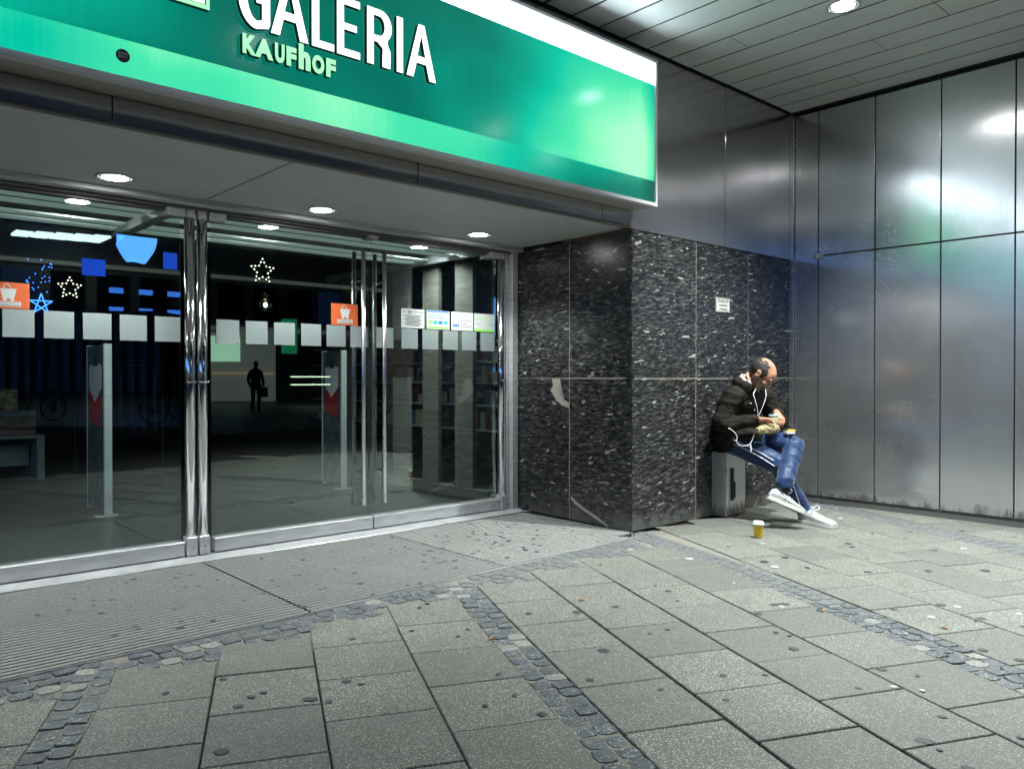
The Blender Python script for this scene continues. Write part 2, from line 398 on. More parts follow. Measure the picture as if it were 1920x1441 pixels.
fin(bm, 'mortar_bed', M_joint, pave)
# cobbles
cob_me = []
for i in range(7):
    bm = bmesh.new(); rr = random.Random(i)
    top = [(-.036, -.034), (0, -.039), (.036, -.034), (.04, 0), (.036, .034), (0, .038), (-.036, .034), (-.04, 0)]
    J = [(rr.uniform(-.0055, .0055), rr.uniform(-.0055, .0055)) for _ in top]
    r0 = [bm.verts.new((x+j[0], y+j[1], -.05)) for (x, y), j in zip(top, J)]
    r1 = [bm.verts.new((x+j[0], y+j[1], -.008)) for (x, y), j in zip(top, J)]
    r2 = [bm.verts.new(((x+j[0])*.9, (y+j[1])*.9, rr.uniform(-.003, .0))) for (x, y), j in zip(top, J)]
    cv = bm.verts.new((rr.uniform(-.01, .01), rr.uniform(-.01, .01), rr.uniform(-.002, .003)))
    for a, b in ((r0, r1), (r1, r2)):
        for k in range(8): bm.faces.new((a[k], a[(k+1) % 8], b[(k+1) % 8], b[k]))
    for k in range(8): bm.faces.new((r2[k], r2[(k+1) % 8], cv))
    bmesh.ops.recalc_face_normals(bm, faces=bm.faces)
    me = bpy.data.meshes.new('cobblestone'); bm.to_mesh(me); bm.free(); me.materials.append(M_cob); cob_me.append(me)
cobs = []
def strip(s0, s1, n, t0, t1, bend=None, pal=.08):
    wv = (s1-s0)/n
    for k in range(n):
        t = t0+random.uniform(0, .05)
        while t < t1:
            ln = random.uniform(.074, .092)
            s = s0+wv*(k+.5)+random.uniform(-.004, .004)
            if bend: s += bend(t)
            p = st(s, t+ln/2)
            if p.y < mat_edge(p.x)-.03: cobs.append((p, A-pi/2+random.uniform(-.12, .12), wv/.083, ln/.083, pal))
            t += ln+.004
strip(-.752, -.6, 2, 2.0, 4.4)
strip(.982, 1.14, 2, 1.8, 4.7)
strip(2.74, 2.965, 3, 1.9, 5.6, lambda t: -.02*max(0, t-3.2)-.09*max(0, t-4.4), .15)
strip(4.88, 5.13, 3, 2.2, 6.6, None, .15)
def in_slab(p, m=.012):
    s, t = p.dot(d2), p.dot(d1)
    return any(a-m < s < b+m and c-m < t < d+m for a, b, c, d in slabs)
def in_strip(p):
    s = p.dot(d2); return (-.74 < s < -.61 or .99 < s < 1.13 or (2.6 < s < 2.97))
for k in range(8):
    x = -.9
    while x < 5.2:
        ln = random.uniform(.078, .098)
        p = V((x+ln/2, mat_edge(x)-.044-.083*k+random.uniform(-.004, .004), 0))
        if not in_slab(p) and not in_strip(p) and p.y < 3.88 and (k < 8):
            if not (x > 4.86 and k < 1): cobs.append((p, random.uniform(-.1, .1), ln/.083*.97, 1.0, .12))
        x += ln+.004
cobs.sort(key=lambda c: c[0].length)
far = [c for c in cobs if c[0].length > 7.3]; cobs = [c for c in cobs if c[0].length <= 7.3]
print('cobbles', len(cobs), len(far))
vis = cobs[:300]; rest = cobs[300:]+far
for p, rz, sx, sy, pal in vis:
    me = random.choice(cob_me)
    r = random.random()
    if r < pal or r > .994:
        me = me.copy(); me.materials[0] = M_cobL if r < pal else M_cobR
    o = link('cobblestone', me, None, pave, p+V((0, 0, random.uniform(-.006, -.001))), (random.uniform(-.04, .04), random.uniform(-.04, .04), rz+random.choice((0, pi))))
    o.scale = (sx*1.09, sy*1.07, 1)
bm = bmesh.new()
for p, rz, sx, sy, pal in rest:
    M4 = Matrix.Translation(p+V((0, 0, -.003))) @ Matrix.Rotation(rz, 4, 'Z') @ Matrix.Diagonal((sx*1.09, sy*1.07, 1, 1))
    k0 = len(bm.verts); bm.from_mesh(random.choice(cob_me)); bm.verts.ensure_lookup_table()
    for v in bm.verts[k0:]: v.co = M4 @ v.co
tag(fin(bm, 'cobblestones', M_cobM, pave), kind='stuff')
# gum spots, each a low disc pressed on the paving
def gum_me(i):
    bm = bmesh.new(); rr = random.Random(100+i); ns = 14
    a = [bm.verts.new((cos(2*pi*k/ns)*(1+rr.uniform(-.14, .14)), sin(2*pi*k/ns)*(1+rr.uniform(-.14, .14)), 0)) for k in range(ns)]
    b = [bm.verts.new((v.co.x*.82, v.co.y*.82, .0022)) for v in a]
    for k in range(ns): bm.faces.new((a[k], a[(k+1) % ns], b[(k+1) % ns], b[k]))
    bm.faces.new(b); me = bpy.data.meshes.new('gum_spot'); bm.to_mesh(me); bm.free(); return me
gm = [gum_me(i) for i in range(5)]
for m_ in gm: m_.materials.append(M_gum)
gl = [m_.copy() for m_ in gm]
for m_ in gl: m_.materials[0] = M_gumL
spots = [(2.46, 2.55, 0), (2.62, 2.3, 0), (3.35, 2.62, 0), (3.62, 2.7, 0), (3.66, 2.82, 0), (3.4, 2.7, 0), (3.5, 2.55, 0), (2.0, 2.2, 0), (1.6, 2.75, 0), (1.45, 2.62, 0), (1.25, 3.1, 0), (1.0, 2.5, 0),
         (4.2, 2.3, 0), (4.05, 2.55, 1), (4.6, 2.6, 1), (3.1, 2.4, 1), (3.9, 1.95, 0), (4.2, 1.7, 0), (4.0, 1.6, 0), (4.5, 1.5, 1), (4.3, 1.35, 0), (4.9, 1.2, 0), (5.2, 1.9, 0), (5.6, 1.8, 0)]
for i in range(150):
    spots.append((random.uniform(.6, 7.0), random.uniform(.7, 3.6), random.random() < .22))
for i in range(90): spots.append((random.uniform(.6, 4.6), random.uniform(3.75, 5.05), False))
for i in range(40): spots.append((random.uniform(3.0, 4.6), random.uniform(3.85, 4.9), False))
for x, y, lt in spots:
    p = V((x, y, 0))
    if not in_slab(p, -.02) and not (p.y > mat_edge(p.x)+.05 and p.x < 4.7): continue
    r = random.uniform(.010, .022) if random.random() < .75 else random.uniform(.022, .03)
    if p.y > mat_edge(p.x): r *= .75
    o = link('gum_spot', random.choice(gl if lt else gm), None, pave, p+V((0, 0, .0004)), (0, 0, random.uniform(0, 6))); o.scale = (r, r*random.uniform(.7, 1), random.uniform(.4, 1))
# ribbed entrance stone in three fields
rib = empty('entrance_matting', (0, 0, 0), kind='structure')
def ribs(x0, x1, y0, y1, edge=True):
    bm = bmesh.new(); pitch = .043; y = y0; prof = []
    while y > y1-.2:
        prof += [(y, 0), (y-.0285, 0), (y-.0305, -.0105), (y-.0405, -.0105)]; y -= pitch
    nx = max(2, int((x1-x0)/.22)); xs = [x0+(x1-x0)*i/nx for i in range(nx+1)]
    rows = []
    for x in xs:
        row = []
        for (yy, z) in prof:
            lim = mat_edge(x) if edge else y1
            row.append(bm.verts.new((x, max(yy, lim), z-.0015 if yy > lim else -.03)))
        rows.append(row)
    for a, b in zip(rows, rows[1:]):
        for i in range(len(prof)-1):
            if a[i].co != a[i+1].co or b[i].co != b[i+1].co:
                try: bm.faces.new((a[i], b[i], b[i+1], a[i+1]))
                except ValueError: pass
    return fin(bm, 'ribbed_panel', M_mat, rib)
ribs(-1.2, 1.935, 5.14, 3.6); ribs(1.948, 3.335, 5.14, 3.6); ribs(3.345, 4.79, 5.14, 3.6)
B('ribbed_base', -1.2, 4.9, 3.9, 5.3, -.05, -.0125, M_dark, rib)
bm = bmesh.new()
for x in [i*.25-1.2 for i in range(25)]:
    pass
ex = [-1.2, 1.9, 3.26, 4.65, 4.79]
for a, b in zip(ex, ex[1:]): poly(bm, [(a, mat_edge(a)-.006, .0005), (b, mat_edge(b)-.006, .0005), (b, mat_edge(b)-.001, .0005), (a, mat_edge(a)-.001, .0005)], (0, 0, -.03))
fin(bm, 'edge_strip', M_rail, rib)
B('threshold_plate', -1.2, 4.88, 5.15, 5.62, -.02, .004, M_rail, rib)
bm = bmesh.new(); loft(bm, [(-1.2, 5.146, .003), (4.86, 5.146, .003)], [.004, .004], 6); fin(bm, 'edge_bead', M_steel, rib)

# ---------------------------------------------------------------- ceiling, soffit, walls
ceil = empty('ceiling', (0, 0, 3.77), kind='structure')
ed = [7.23-.284*i for i in range(0, 42)]
jt = [1.55, 3.1, .9, 2.65, 2.1, 2.1, 3.35, 1.3, 2.9, 1.9, .6]
for i, (a, b) in enumerate(zip(ed, ed[1:])):
    j = jt[i % len(jt)]
    x0, x1 = b+.010, a-.010
    for y0, y1 in ((.3, j-.003), (j+.003, 3.9)):
        B('ceiling_plank', x0, x1, y0, y1, 3.77+random.uniform(0, .002), 3.776, M_plank, ceil, .001)
B('ceiling_back', -5, 7.25, .28, 4.0, 3.83, 3.9, M_dark, ceil)
B('canopy_edge', -5, 9.0, .1, .28, 3.7, 4.3, M_upper, ceil)
B('shadow_gap_strip', 7.19, 7.24, .3, 3.93, 3.765, 3.80, M_dark, ceil)

sof = empty('soffit', (0, 0, 2.37), kind='structure')
for a, b in ((-3.4, -.6+.0), (-.59, 1.995), (2.007, 4.86)):
    B('soffit_panel', a, b, 3.965, 5.235, 2.37, 2.40, M_soffit, sof, .003)
B('shadow_gap', -3.4, 4.86, 3.94, 3.962, 2.385, 2.41, M_dark, sof)
B('soffit_backing', -3.4, 4.95, 3.962, 5.30, 2.402, 2.44, M_dark, sof)

hdr = empty('door_header', (0, 5.3, 2.3), 'grey metal header rail running above the glass doors', 'door frame')
B('rail', -3.4, 4.876, 5.24, 5.33, 2.335, 2.40, M_soffit, hdr, .004)
B('lower_rail', -3.4, 4.876, 5.33, 5.47, 2.315, 2.37, M_trim, hdr, .004)
bm = bmesh.new(); loft(bm, [(-3.4, 5.238, 2.337), (4.876, 5.238, 2.337)], [.005, .005], 8); fin(bm, 'trim_bead', M_rail, hdr)

uw = empty('upper_metal_wall', (3, 3.93, 2.37), 'brushed steel fascia wall above the granite pillar, behind the green sign', 'wall')
sx = [-2.3, -.63, 1.077, 2.785, 4.455, 6.088, 7.222]
for a, b in zip(sx, sx[1:]):
    B('wall_panel', a+.003, b-.003, 3.93, 3.958, 2.352 if a > 4.4 else 2.375, 3.79, M_upper, uw, .0015)
B('wall_core', -3.4, 7.3, 3.96, 4.2, 2.42, 3.9, M_dark, uw)
B('bottom_lip', -3.4, 4.80, 3.915, 3.965, 2.358, 2.373, M_trim, uw, .002)

gw = empty('granite_pillar', (5.5, 3.93, 0), 'polished black granite wall block with white flecks between door and steel wall', 'wall')
xs = [4.802, 5.655, 6.47, 7.222]
for z0, z1 in ((.0, 1.188), (1.197, 2.345)):
    for a, b in zip(xs, xs[1:]):
        B('stone_panel', a+.0035, b-.0035, 3.93, 3.96, z0, z1, M_gran, gw, .0015)
    for (ya, yb) in ((3.933, 4.64), (4.645, 5.33)):
        # side returns, splayed a little towards the door jamb
        bm = bmesh.new(); k = lambda y: 4.80+.088*(y-3.93)/1.4
        poly(bm, [(k(ya), ya+.002, z0), (k(yb), yb-.002, z0), (k(yb)+.03, yb-.002, z0), (k(ya)+.03, ya+.002, z0)], (0, 0, z1-z0))
        fin(bm, 'stone_panel', M_gran, gw)
B('grout', 4.84, 7.25, 3.934, 3.99, .001, 2.34, M_grout, gw)
bm = bmesh.new(); poly(bm, [(4.806, 3.99, .001), (4.893, 5.32, .001), (4.93, 5.32, .001), (4.93, 3.99, .001)], (0, 0, 2.34)); fin(bm, 'side_grout', M_grout, gw)

kf = lambda y: 4.80+.088*(y-3.93)/1.4
M_vein = stone('pale_inclusion', (.40, .39, .33), (.2, .19, .16), (.6, .6, .5), .3, .5, 120, 20)
for pts in ([(4.865, 1.19), (4.761, 1.19), (4.746, 1.145), (4.796, 1.09), (4.77, 1.041), (4.702, 1.009), (4.639, 0.983), (4.639, 0.94), (4.723, 0.957), (4.805, 1.0), (4.85, 1.053), (4.88, 1.084), (4.847, 1.133)], [(4.621, 0.203), (4.545, 0.154), (4.434, 0.107), (4.3, 0.064), (4.209, 0.021), (4.176, -0.003), (4.248, 0.02), (4.354, 0.057), (4.462, 0.092), (4.559, 0.133), (4.621, 0.175)]):
    bm = bmesh.new(); poly(bm, [(kf(a)-.0012, a, b) for a, b in pts], (.004, 0, 0)); bmesh.ops.triangulate(bm, faces=[f for f in bm.faces if len(f.verts) > 4]); fin(bm, 'pale_vein', M_vein, gw)
rw = empty('steel_panel_wall', (7.23, 2, 0), 'tall wall of brushed steel panels with dark seams at the right', 'wall')
ys = [3.885, 3.645, 3.11, 2.555, 2.0, 1.445, .89, .3, -.3]
for i, (a, b) in enumerate(zip(ys, ys[1:])):
    segs = ((.07, 3.735),) if i == 0 else ((.07, 2.35), (2.362, 3.735))
    for z0, z1 in segs:
        B('wall_panel', 7.23, 7.262, b+.005, a-.005, z0, z1, M_panel, rw, .002)
B('wall_core', 7.263, 7.6, -.3, 4.2, .0, 3.9, M_dark, rw)
B('plinth', 7.245, 7.27, -.3, 3.9, .0, .068, M_trim, rw)
B('corner_post', 7.205, 7.262, 3.885, 3.93, .0, 3.75, M_panel, rw, .003)
# hinge bracket of the tall door panel
hg = B('hinge', 7.205, 7.235, 3.60, 3.685, 2.335, 2.375, M_rail, rw, .004)
B('hinge_pin', 7.195, 7.21, 3.635, 3.65, 2.33, 2.38, M_steel, rw, .002)
bm = bmesh.new(); lathe(bm, [(.008, 0), (.008, .006), (.004, .007), (.004, .002)], (0, 0, 0), 12, Matrix.Rotation(-pi/2, 4, 'Y'))
fin(bm, 'keyhole', M_trim, rw, loc=(-.001, 2.622-2, 1.017))

# ---------------------------------------------------------------- lightbox sign
sg = empty('lightbox_sign', (2, 3.82, 2.49), 'long green illuminated department store sign with white top band above the doors', 'sign')
SX = 4.83
B('light_panel', -3.4, SX-.022, 3.722, 3.73, 2.515, 3.56, M_sign, sg)
B('frame', -3.4, SX, 3.705, 3.76, 2.488, 2.515, M_frame, sg, .002)
B('frame', SX-.022, SX, 3.705, 3.76, 2.517, 3.562, M_frame, sg, .002)
B('frame', -3.4, SX, 3.705, 3.76, 3.563, 3.585, M_frame, sg, .002)
for a, b in ((-3.4, -.9), (-.895, 2.66), (2.665, SX-.004)):
    B('underside_panel', a, b, 3.762, 3.925, 2.49, 2.50, M_under, sg, .001)
B('housing', -3.4, SX-.006, 3.762, 3.93, 2.502, 3.58, M_under, sg)
def flat(name, polys, y, dep, m, parent, side=None):
    """letters as extruded 2d outlines (even-odd holes), facing -Y"""
    c = bpy.data.curves.new(name, 'CURVE'); c.dimensions = '2D'; c.fill_mode = 'BOTH'
    for pts in polys:
        s = c.splines.new('POLY'); s.points.add(len(pts)-1); s.use_cyclic_u = True
        for q, (a, b) in zip(s.points, pts): q.co = (a, b, 0, 1)
    t = bpy.data.objects.new(name, c); COL.objects.link(t); bpy.context.view_layer.update()
    me = bpy.data.meshes.new_from_object(t.evaluated_get(bpy.context.evaluated_depsgraph_get())); bpy.data.objects.remove(t)
    bm = bmesh.new(); bm.from_mesh(me); bpy.data.meshes.remove(me)
    bmesh.ops.remove_doubles(bm, verts=bm.verts, dist=1e-5)
    for v in bm.verts: v.co = V((v.co.x, y, v.co.y))
    fr = bm.faces[:]
    r = bmesh.ops.extrude_face_region(bm, geom=fr)
    for v in r['geom']:
        if isinstance(v, bmesh.types.BMVert): v.co.y -= dep
    bmesh.ops.recalc_face_normals(bm, faces=bm.faces)
    o = fin(bm, name, m, parent)
    if side:
        o.data.materials.append(side)
        for f in o.data.polygons:
            if abs(f.normal.y) < .5: f.material_index = 1
    return o
def arc(cx, cy, rx, ry, a0, a1, n=12): return [(cx+rx*cos(R(a0+(a1-a0)*i/n)), cy+ry*sin(R(a0+(a1-a0)*i/n))) for i in range(n+1)]
h = .305; sw = .041
def gA(w): return [[(0, 0), (w*.40, h), (w*.60, h), (w, 0), (w-.046, 0), (w*.5+.034, .085), (w*.5-.034, .085), (.046, 0)], [(w*.5-.028, .085+.04), (w*.5+.028, .085+.04), (w*.5, h*.80)]]
def gL(w): return [[(0, 0), (w, 0), (w, .037), (sw, .037), (sw, h), (0, h)]]
def gE(w): return [[(0, 0), (w, 0), (w, .037), (sw, .037), (sw, .137), (w*.86, .137), (w*.86, .172), (sw, .172), (sw, h-.037), (w, h-.037), (w, h), (0, h)]]
def gI(w): return [[(0, 0), (sw, 0), (sw, h), (0, h)]]
def gR(w): return [[(0, 0), (sw, 0), (sw, .128), (w*.40, .128)]+[(w*.62, .10), (w*.60, .0), (w*.92, 0), (w*.93, .09), (w*.80, .135)]+arc(w*.52, .218, w*.46, .087, -50, 90, 12)+[(0, h)], [(sw, .163), (w*.48, .163)]+arc(w*.48, .216, w*.22, .053, -90, 90, 10)+[(sw, .269)]]
def gG(w): 
    o = arc(w*.56, h/2, w*.56, h/2+.004, 62, 360-90, 26)+[(w*.92, 0.012), (w*.98, .03), (w*.98, .160), (w*.56, .160), (w*.56, .124), (w*.98-sw, .124), (w*.98-sw, .046)]
    return [o+arc(w*.60, h/2, w*.60-sw-.004, h/2-.036, 360-90, 62, 26)[0:]]
lets = [('G', gG, 1.568, .165), ('A', gA, 1.734, .201), ('L', gL, 1.955, .127), ('E', gE, 2.099, .138), ('R', gR, 2.281, .16), ('I', gI, 2.471, .04), ('A', gA, 2.536, .203)]
for ch, fn, x, w_ in lets:
    ps = [[(x+a, 2.894+b) for a, b in q] for q in fn(w_)]
    flat('letter', ps, 3.719, .030, M_led, sg, M_lett)
def hoff(o): return o
kx = [('K', 1.590, 1.660), ('A', 1.652, 1.747), ('U', 1.755, 1.806), ('F', 1.816, 1.870), ('h', 1.882, 1.948), ('O', 1.956, 2.026), ('F', 2.036, 2.092)]
kx = [(c_, a, b, 2.757, 2.886 if c_ == 'h' else 2.853) for c_, a, b in kx]
for ch, a, b, z0, z1 in kx:
    o = text('letter', ch, 1, M_ledg, sg, a, b, z0, z1, 3.72, .03, .06)
    o.data.materials.append(M_lett)
    for f in o.data.polygons:
        if abs(f.normal.y) < .5: f.material_index = 1
# square emblem at the left of the words, only its lower edge in frame
q = flat('emblem', [[(1.17, 2.908), (1.432, 2.908), (1.432, 3.2), (1.17, 3.2)], [(1.185, 2.928), (1.415, 2.928), (1.415, 3.19), (1.185, 3.19)]], 3.719, .03, M_ledg, sg, M_lett)
q = flat('emblem', [[(1.19, 2.933), (1.41, 2.933), (1.41, 3.185), (1.19, 3.185)], [(1.212, 2.965), (1.378, 2.965), (1.378, 3.15), (1.212, 3.15)]], 3.719, .026, M_led, sg, M_lett)
stk = empty('round_sticker', (1.062, 3.72, 2.607), 'small round black sticker on the lower edge of the green sign', 'sticker')
bm = bmesh.new(); lathe(bm, [(.029, 0), (.029, .0015)], (0, 0, 0), 24, Matrix.Rotation(pi/2, 4, 'X')); fin(bm, 'disc', M_black, stk, loc=(0, 0, 0))
text('lettering', 'SUPER', 1, M_white, stk, 1.042, 1.082, 2.611, 2.622, 3.7182, .0004, .02)
text('lettering', 'DRINK', 1, M_white, stk, 1.042, 1.082, 2.597, 2.608, 3.7182, .0004, .02)

# ---------------------------------------------------------------- downlights
def downlight(loc, label, power, grp, r=.085, cone=125, lamp=True):
    t = empty('downlight', loc, label, 'downlight', grp)
    bm = bmesh.new(); prof = [(r, .004), (r, -.004), (r*1.22, -.006), (r*1.28, -.003), (r*1.28, .0)]
    lathe(bm, prof, (0, 0, 0), 28); 
    for f in [f for f in bm.faces if len(f.verts) > 4]: bm.faces.remove(f)
    fin(bm, 'trim_ring', M_rail, t, True, loc=(0, 0, 0))
    bm = bmesh.new(); lathe(bm, [(r*.99, -.003), (r*.84, -.0042)], (0, 0, 0), 28)
    for f in [f for f in bm.faces if len(f.verts) > 4]: bm.faces.remove(f)
    fin(bm, 'reflector', M_ref if False else M_black, t, True, loc=(0, 0, 0))
    bm = bmesh.new(); lathe(bm, [(r*.84, -.003), (r*.8, -.0055), (r*.3, -.0065)], (0, 0, 0), 28); fin(bm, 'lens', M_lamp, t, loc=(0, 0, 0))
    if lamp:
        L = bpy.data.lights.new('lamp', 'SPOT'); L.energy = power; L.spot_size = R(cone); L.spot_blend = .7; L.shadow_soft_size = .05; L.color = (.93, 1, .975)
        o = bpy.data.objects.new('lamp', L); COL.objects.link(o); o.parent = t; o.location = (0, 0, -.03)
    return t
for x, l in ((1.38, 'round downlight in the soffit above the left door pane'), (2.714, 'middle round downlight in the soffit, above the paired door handles\' left leaf'), (4.14, 'round downlight in the soffit nearest the granite pillar'), (.04, None), (-1.3, None)):
    if l: downlight((x, 4.99, 2.368), l, 60, 'downlights in the low soffit', .085, 118)
    else: downlight((x, 4.99, 2.368), 'round downlight in the soffit just beyond the left edge' if x > 0 else 'farthest left round downlight in the soffit', 60, 'downlights in the low soffit', .085, 118)
downlight((5.385, 2.54, 3.768), 'bright downlight in the high plank ceiling over the seated man', 500, 'downlights in the high ceiling', .09, 112)
for p in ((5.385, 1.2), (2.6, 1.6), (6.5, .9)):
    downlight((p[0], p[1], 3.768), {5.385: 'downlight in the high ceiling behind the one over the man', 2.6: 'downlight in the high ceiling in front of the sign', 6.5: 'downlight in the high ceiling beside the steel wall'}[p[0]], (230 if p[1] > 1 else 170) if p[0] > 4 else 28, 'downlights in the high ceiling', .09, 112)

# ---------------------------------------------------------------- glass doors
GY = 5.41
def square_me():
    bm = bmesh.new(); box(bm, 0, .163, -.001, 0, 0, .164); me = bpy.data.meshes.new('frosted_square'); bm.to_mesh(me); bm.free(); me.materials.append(M_frost); return me
SQ = square_me()
def door(x0, x1, label, squares, handle=None):
    t = empty('glass_door', ((x0+x1)/2, GY, 0), label, 'glass door', 'glass entrance doors')
    B('glass_pane', x0, x1, GY-.005, GY+.005, .09, 2.315, M_glass, t)
    B('bottom_rail', x0, x1, 5.345, 5.45, .012, .105, M_rail, t, .003)
    B('top_rail', x0, x1, 5.38, 5.44, 2.296, 2.318, M_trim, t, .002)
    for x in squares:
        link('frosted_square', SQ, None, t, (x-(x0+x1)/2, -.0055, 1.436))
    if handle:
        for y, m_ in ((5.335, M_steel), (5.475, M_steel)):
            hd = tube('handle', [(handle, y, .205), (handle, y, 2.19)], .0165, m_, t, 14, 1)
            for z in (.46, 1.95):
                bm = bmesh.new(); loft(bm, [(handle, y, z), (handle, GY, z)], [.011, .009], 10, (0, 0, 1))
                for v in bm.verts: v.co -= V(((x0+x1)/2, GY, 0)); v.co += V(((x0+x1)/2, GY, 0))
                b_ = fin(bm, 'bracket', M_chrome, hd, True)
    return t
door(.60, 1.897, 'leftmost glass door leaf with orange bag sticker, no handle in view', [.674, .882, 1.094, 1.306, 1.518, 1.731])
door(2.10, 3.352, 'middle glass door leaf left of the meeting gap, with long bar handle', [2.135, 2.3455, 2.557, 2.771, 2.980, 3.186], 3.262)
door(3.362, 4.68, 'right glass door leaf with four paper notices, next to the granite', [3.42, 3.661, 3.871, 4.083, 4.290, 4.501], 3.452)
# door centre seal seen as dark line
def post(x, label):
    t = empty('door_post', (x, 5.38, 0), label, 'door post', 'polished door pivot posts')
    tube('tube', [(x, 5.375, .13), (x, 5.375, 2.27)], .034, M_chrome, t, 20, 1)
    B('foot_cap', x-.034, x+.034, 5.332, 5.42, .008, .135, M_rail, t, .006)
    bm = bmesh.new(); lathe(bm, [(.007, 0), (.007, .004), (.004, .005)], (0, 0, 0), 10, Matrix.Rotation(pi/2, 4, 'X')); fin(bm, 'screw', M_chrome, t, loc=(0, -.048, .06))
    tube('head_cap', [(x, 5.375, 2.265), (x, 5.375, 2.335)], .037, M_rail, t, 20, 1)
    B('clip', x-.035, x+.035, 5.338, 5.345, 1.165, 1.175, M_chrome, t, .002)
post(1.945, 'left tube of the paired polished door posts'); post(2.028, 'right tube of the paired polished door posts')
post(4.722, 'single polished door post at the right, beside the jamb')
for a, b, l in ((1.79, 1.905, 'small steel top fitting left of the paired posts'), (2.067, 2.18, 'small steel top fitting right of the paired posts'), (3.32, 3.40, 'small pale catch above the two bar handles'), (4.57, 4.69, 'small steel top fitting by the right jamb')):
    tag(B('door_fitting', a, b, 5.33, 5.45, 2.262 if a > 3.5 or a < 3 else 2.285, 2.314, M_rail, None, .003), l, 'door fitting')
jb = empty('door_jamb', (4.82, 5.38, 0), 'pale metal door jamb against the granite side', 'door frame')
B('post', 4.765, 4.80, 5.36, 5.46, .004, 2.335, M_rail, jb, .003); B('post', 4.805, 4.873, 5.315, 5.46, .004, 2.335, M_rail, jb, .003); B('seal', 4.757, 4.765, 5.38, 5.45, .004, 2.3, M_black, jb)
ds = empty('door_stop', (4.84, 5.22, 0), 'small black rubber door stop on the floor by the granite', 'door stop')
bm = bmesh.new(); lathe(bm, [(.026, 0), (.026, .03), (.016, .036), (.016, .05), (.02, .052)], (0, 0, 0), 14, Matrix.Rotation(R(75), 4, 'X') @ Matrix.Rotation(R(20), 4, 'Y')); fin(bm, 'rubber', M_black, ds, loc=(0, 0, .027))
bm = bmesh.new(); lathe(bm, [(.012, 0), (.012, .03)], (0, 0, 0), 10); fin(bm, 'bolt', M_trim, ds, loc=(.0, .0, 0))

# stickers on the glass
def bag(x0, x1, z0, z1, label):
    t = empty('orange_sticker', ((x0+x1)/2, GY-.007, z0), label, 'sticker', 'orange shopping bag stickers')
    B('sheet', x0, x1, GY-.0075, GY-.006, z0, z1, M_orange, t)
    w = x1-x0; hh = z1-z0; X = lambda a: x0+a*w; Zz = lambda a: z0+a*hh; y = GY-.0078
    flat('bag_print', [[(X(.32), Zz(.76)), (X(.70), Zz(.76)), (X(.64), Zz(.38)), (X(.38), Zz(.38))]], y, .0006, M_white, t)
    tp = [(X(.40)+0, y, Zz(.74)), (X(.42), y, Zz(.88)), (X(.48), y, Zz(.94)), (X(.54), y, Zz(.86)), (X(.58), y, Zz(.74))]
    tube('bag_handle_print', tp, .0028, M_white, t, 6, 4)
    for a in (.43, .60):
        bm = bmesh.new(); lathe(bm, [(.0105, 0), (.0105, .0008)], (0, 0, 0), 14, Matrix.Rotation(pi/2, 4, 'X')); fin(bm, 'wheel_print', M_white, t, loc=(X(a)-(x0+x1)/2, -.0015, Zz(.35)-z0))
    B('caption_strip', X(.22), X(.8), y-.0006, y, Zz(.08), Zz(.27), M_white, t)
    text('lettering', 'Ausgezeichnet ✓'.replace('✓', 'v'), 1, M_ink, t, X(.25), X(.74), Zz(.185), Zz(.25), y-.0007, .0003, .015)
    text('lettering', 'Kundenfreundlich', 1, M_ink, t, X(.25), X(.77), Zz(.10), Zz(.165), y-.0007, .0003, .015)
bag(.80, 1.02, 1.603, 1.755, 'orange sticker with white shopping bag on the leftmost door, cut by the frame edge')
bag(3.02, 3.252, 1.603, 1.767, 'orange sticker with white shopping bag left of the bar handles')
def notice(x0, x1, label, draw, m=None):
    z0, z1 = 1.607, 1.765
    t = empty('paper_notice', ((x0+x1)/2, GY-.007, z0), label, 'notice', 'paper notices on the right door')
    B('sheet', x0, x1, GY-.0075, GY-.006, z0, z1, m or M_white, t); w = x1-x0; hh = z1-z0; y = GY-.0077
    draw(t, lambda a: x0+a*w, lambda a: z0+a*hh, y)
def d_video(t, X, Z, y):
    text('lettering', 'VIDEO', 1, M_ink, t, X(.05), X(.26), Z(.80), Z(.88), y, .0003)
    flat('camera_symbol', [[(X(.29), Z(.74)), (X(.44), Z(.74)), (X(.44), Z(.93)), (X(.29), Z(.93))], [(X(.31), Z(.77)), (X(.42), Z(.77)), (X(.42), Z(.90)), (X(.31), Z(.90))]], y, .0004, M_ink, t)
    B('lens_print', X(.33), X(.40), y-.0004, y, Z(.80), Z(.87), M_ink, t)
    text('lettering', 'ÜBERWACHUNG', 1, M_ink, t, X(.47), X(.95), Z(.80), Z(.90), y, .0003)
    for i in range(9):
        a = .12+.1*(i % 3)*.5; B('print_line', X(a), X(1-a), y-.0003, y, Z(.64-.065*i), Z(.67-.065*i), M_ink, t)
def d_pay(t, X, Z, y):
    B('header_bar', X(.02), X(.98), y-.0003, y, Z(.90), Z(.98), M_blue, t)
    text('lettering', 'PAYBACK KARTE', 1, M_blue, t, X(.07), X(.68), Z(.70), Z(.82), y, .0003, .015)
    text('lettering', 'NICHT VERGESSEN!', 1, M_blue, t, X(.07), X(.80), Z(.56), Z(.67), y, .0003, .015)
    for i, m_ in enumerate((M_grn, M_teal, M_blue, M_teal)): B('picture_print', X(.08+.22*i), X(.25+.22*i), y-.0003, y, Z(.28), Z(.46), m_, t)
    B('footer_bar', X(.02), X(.98), y-.0003, y, Z(.04), Z(.13), M_grn, t)
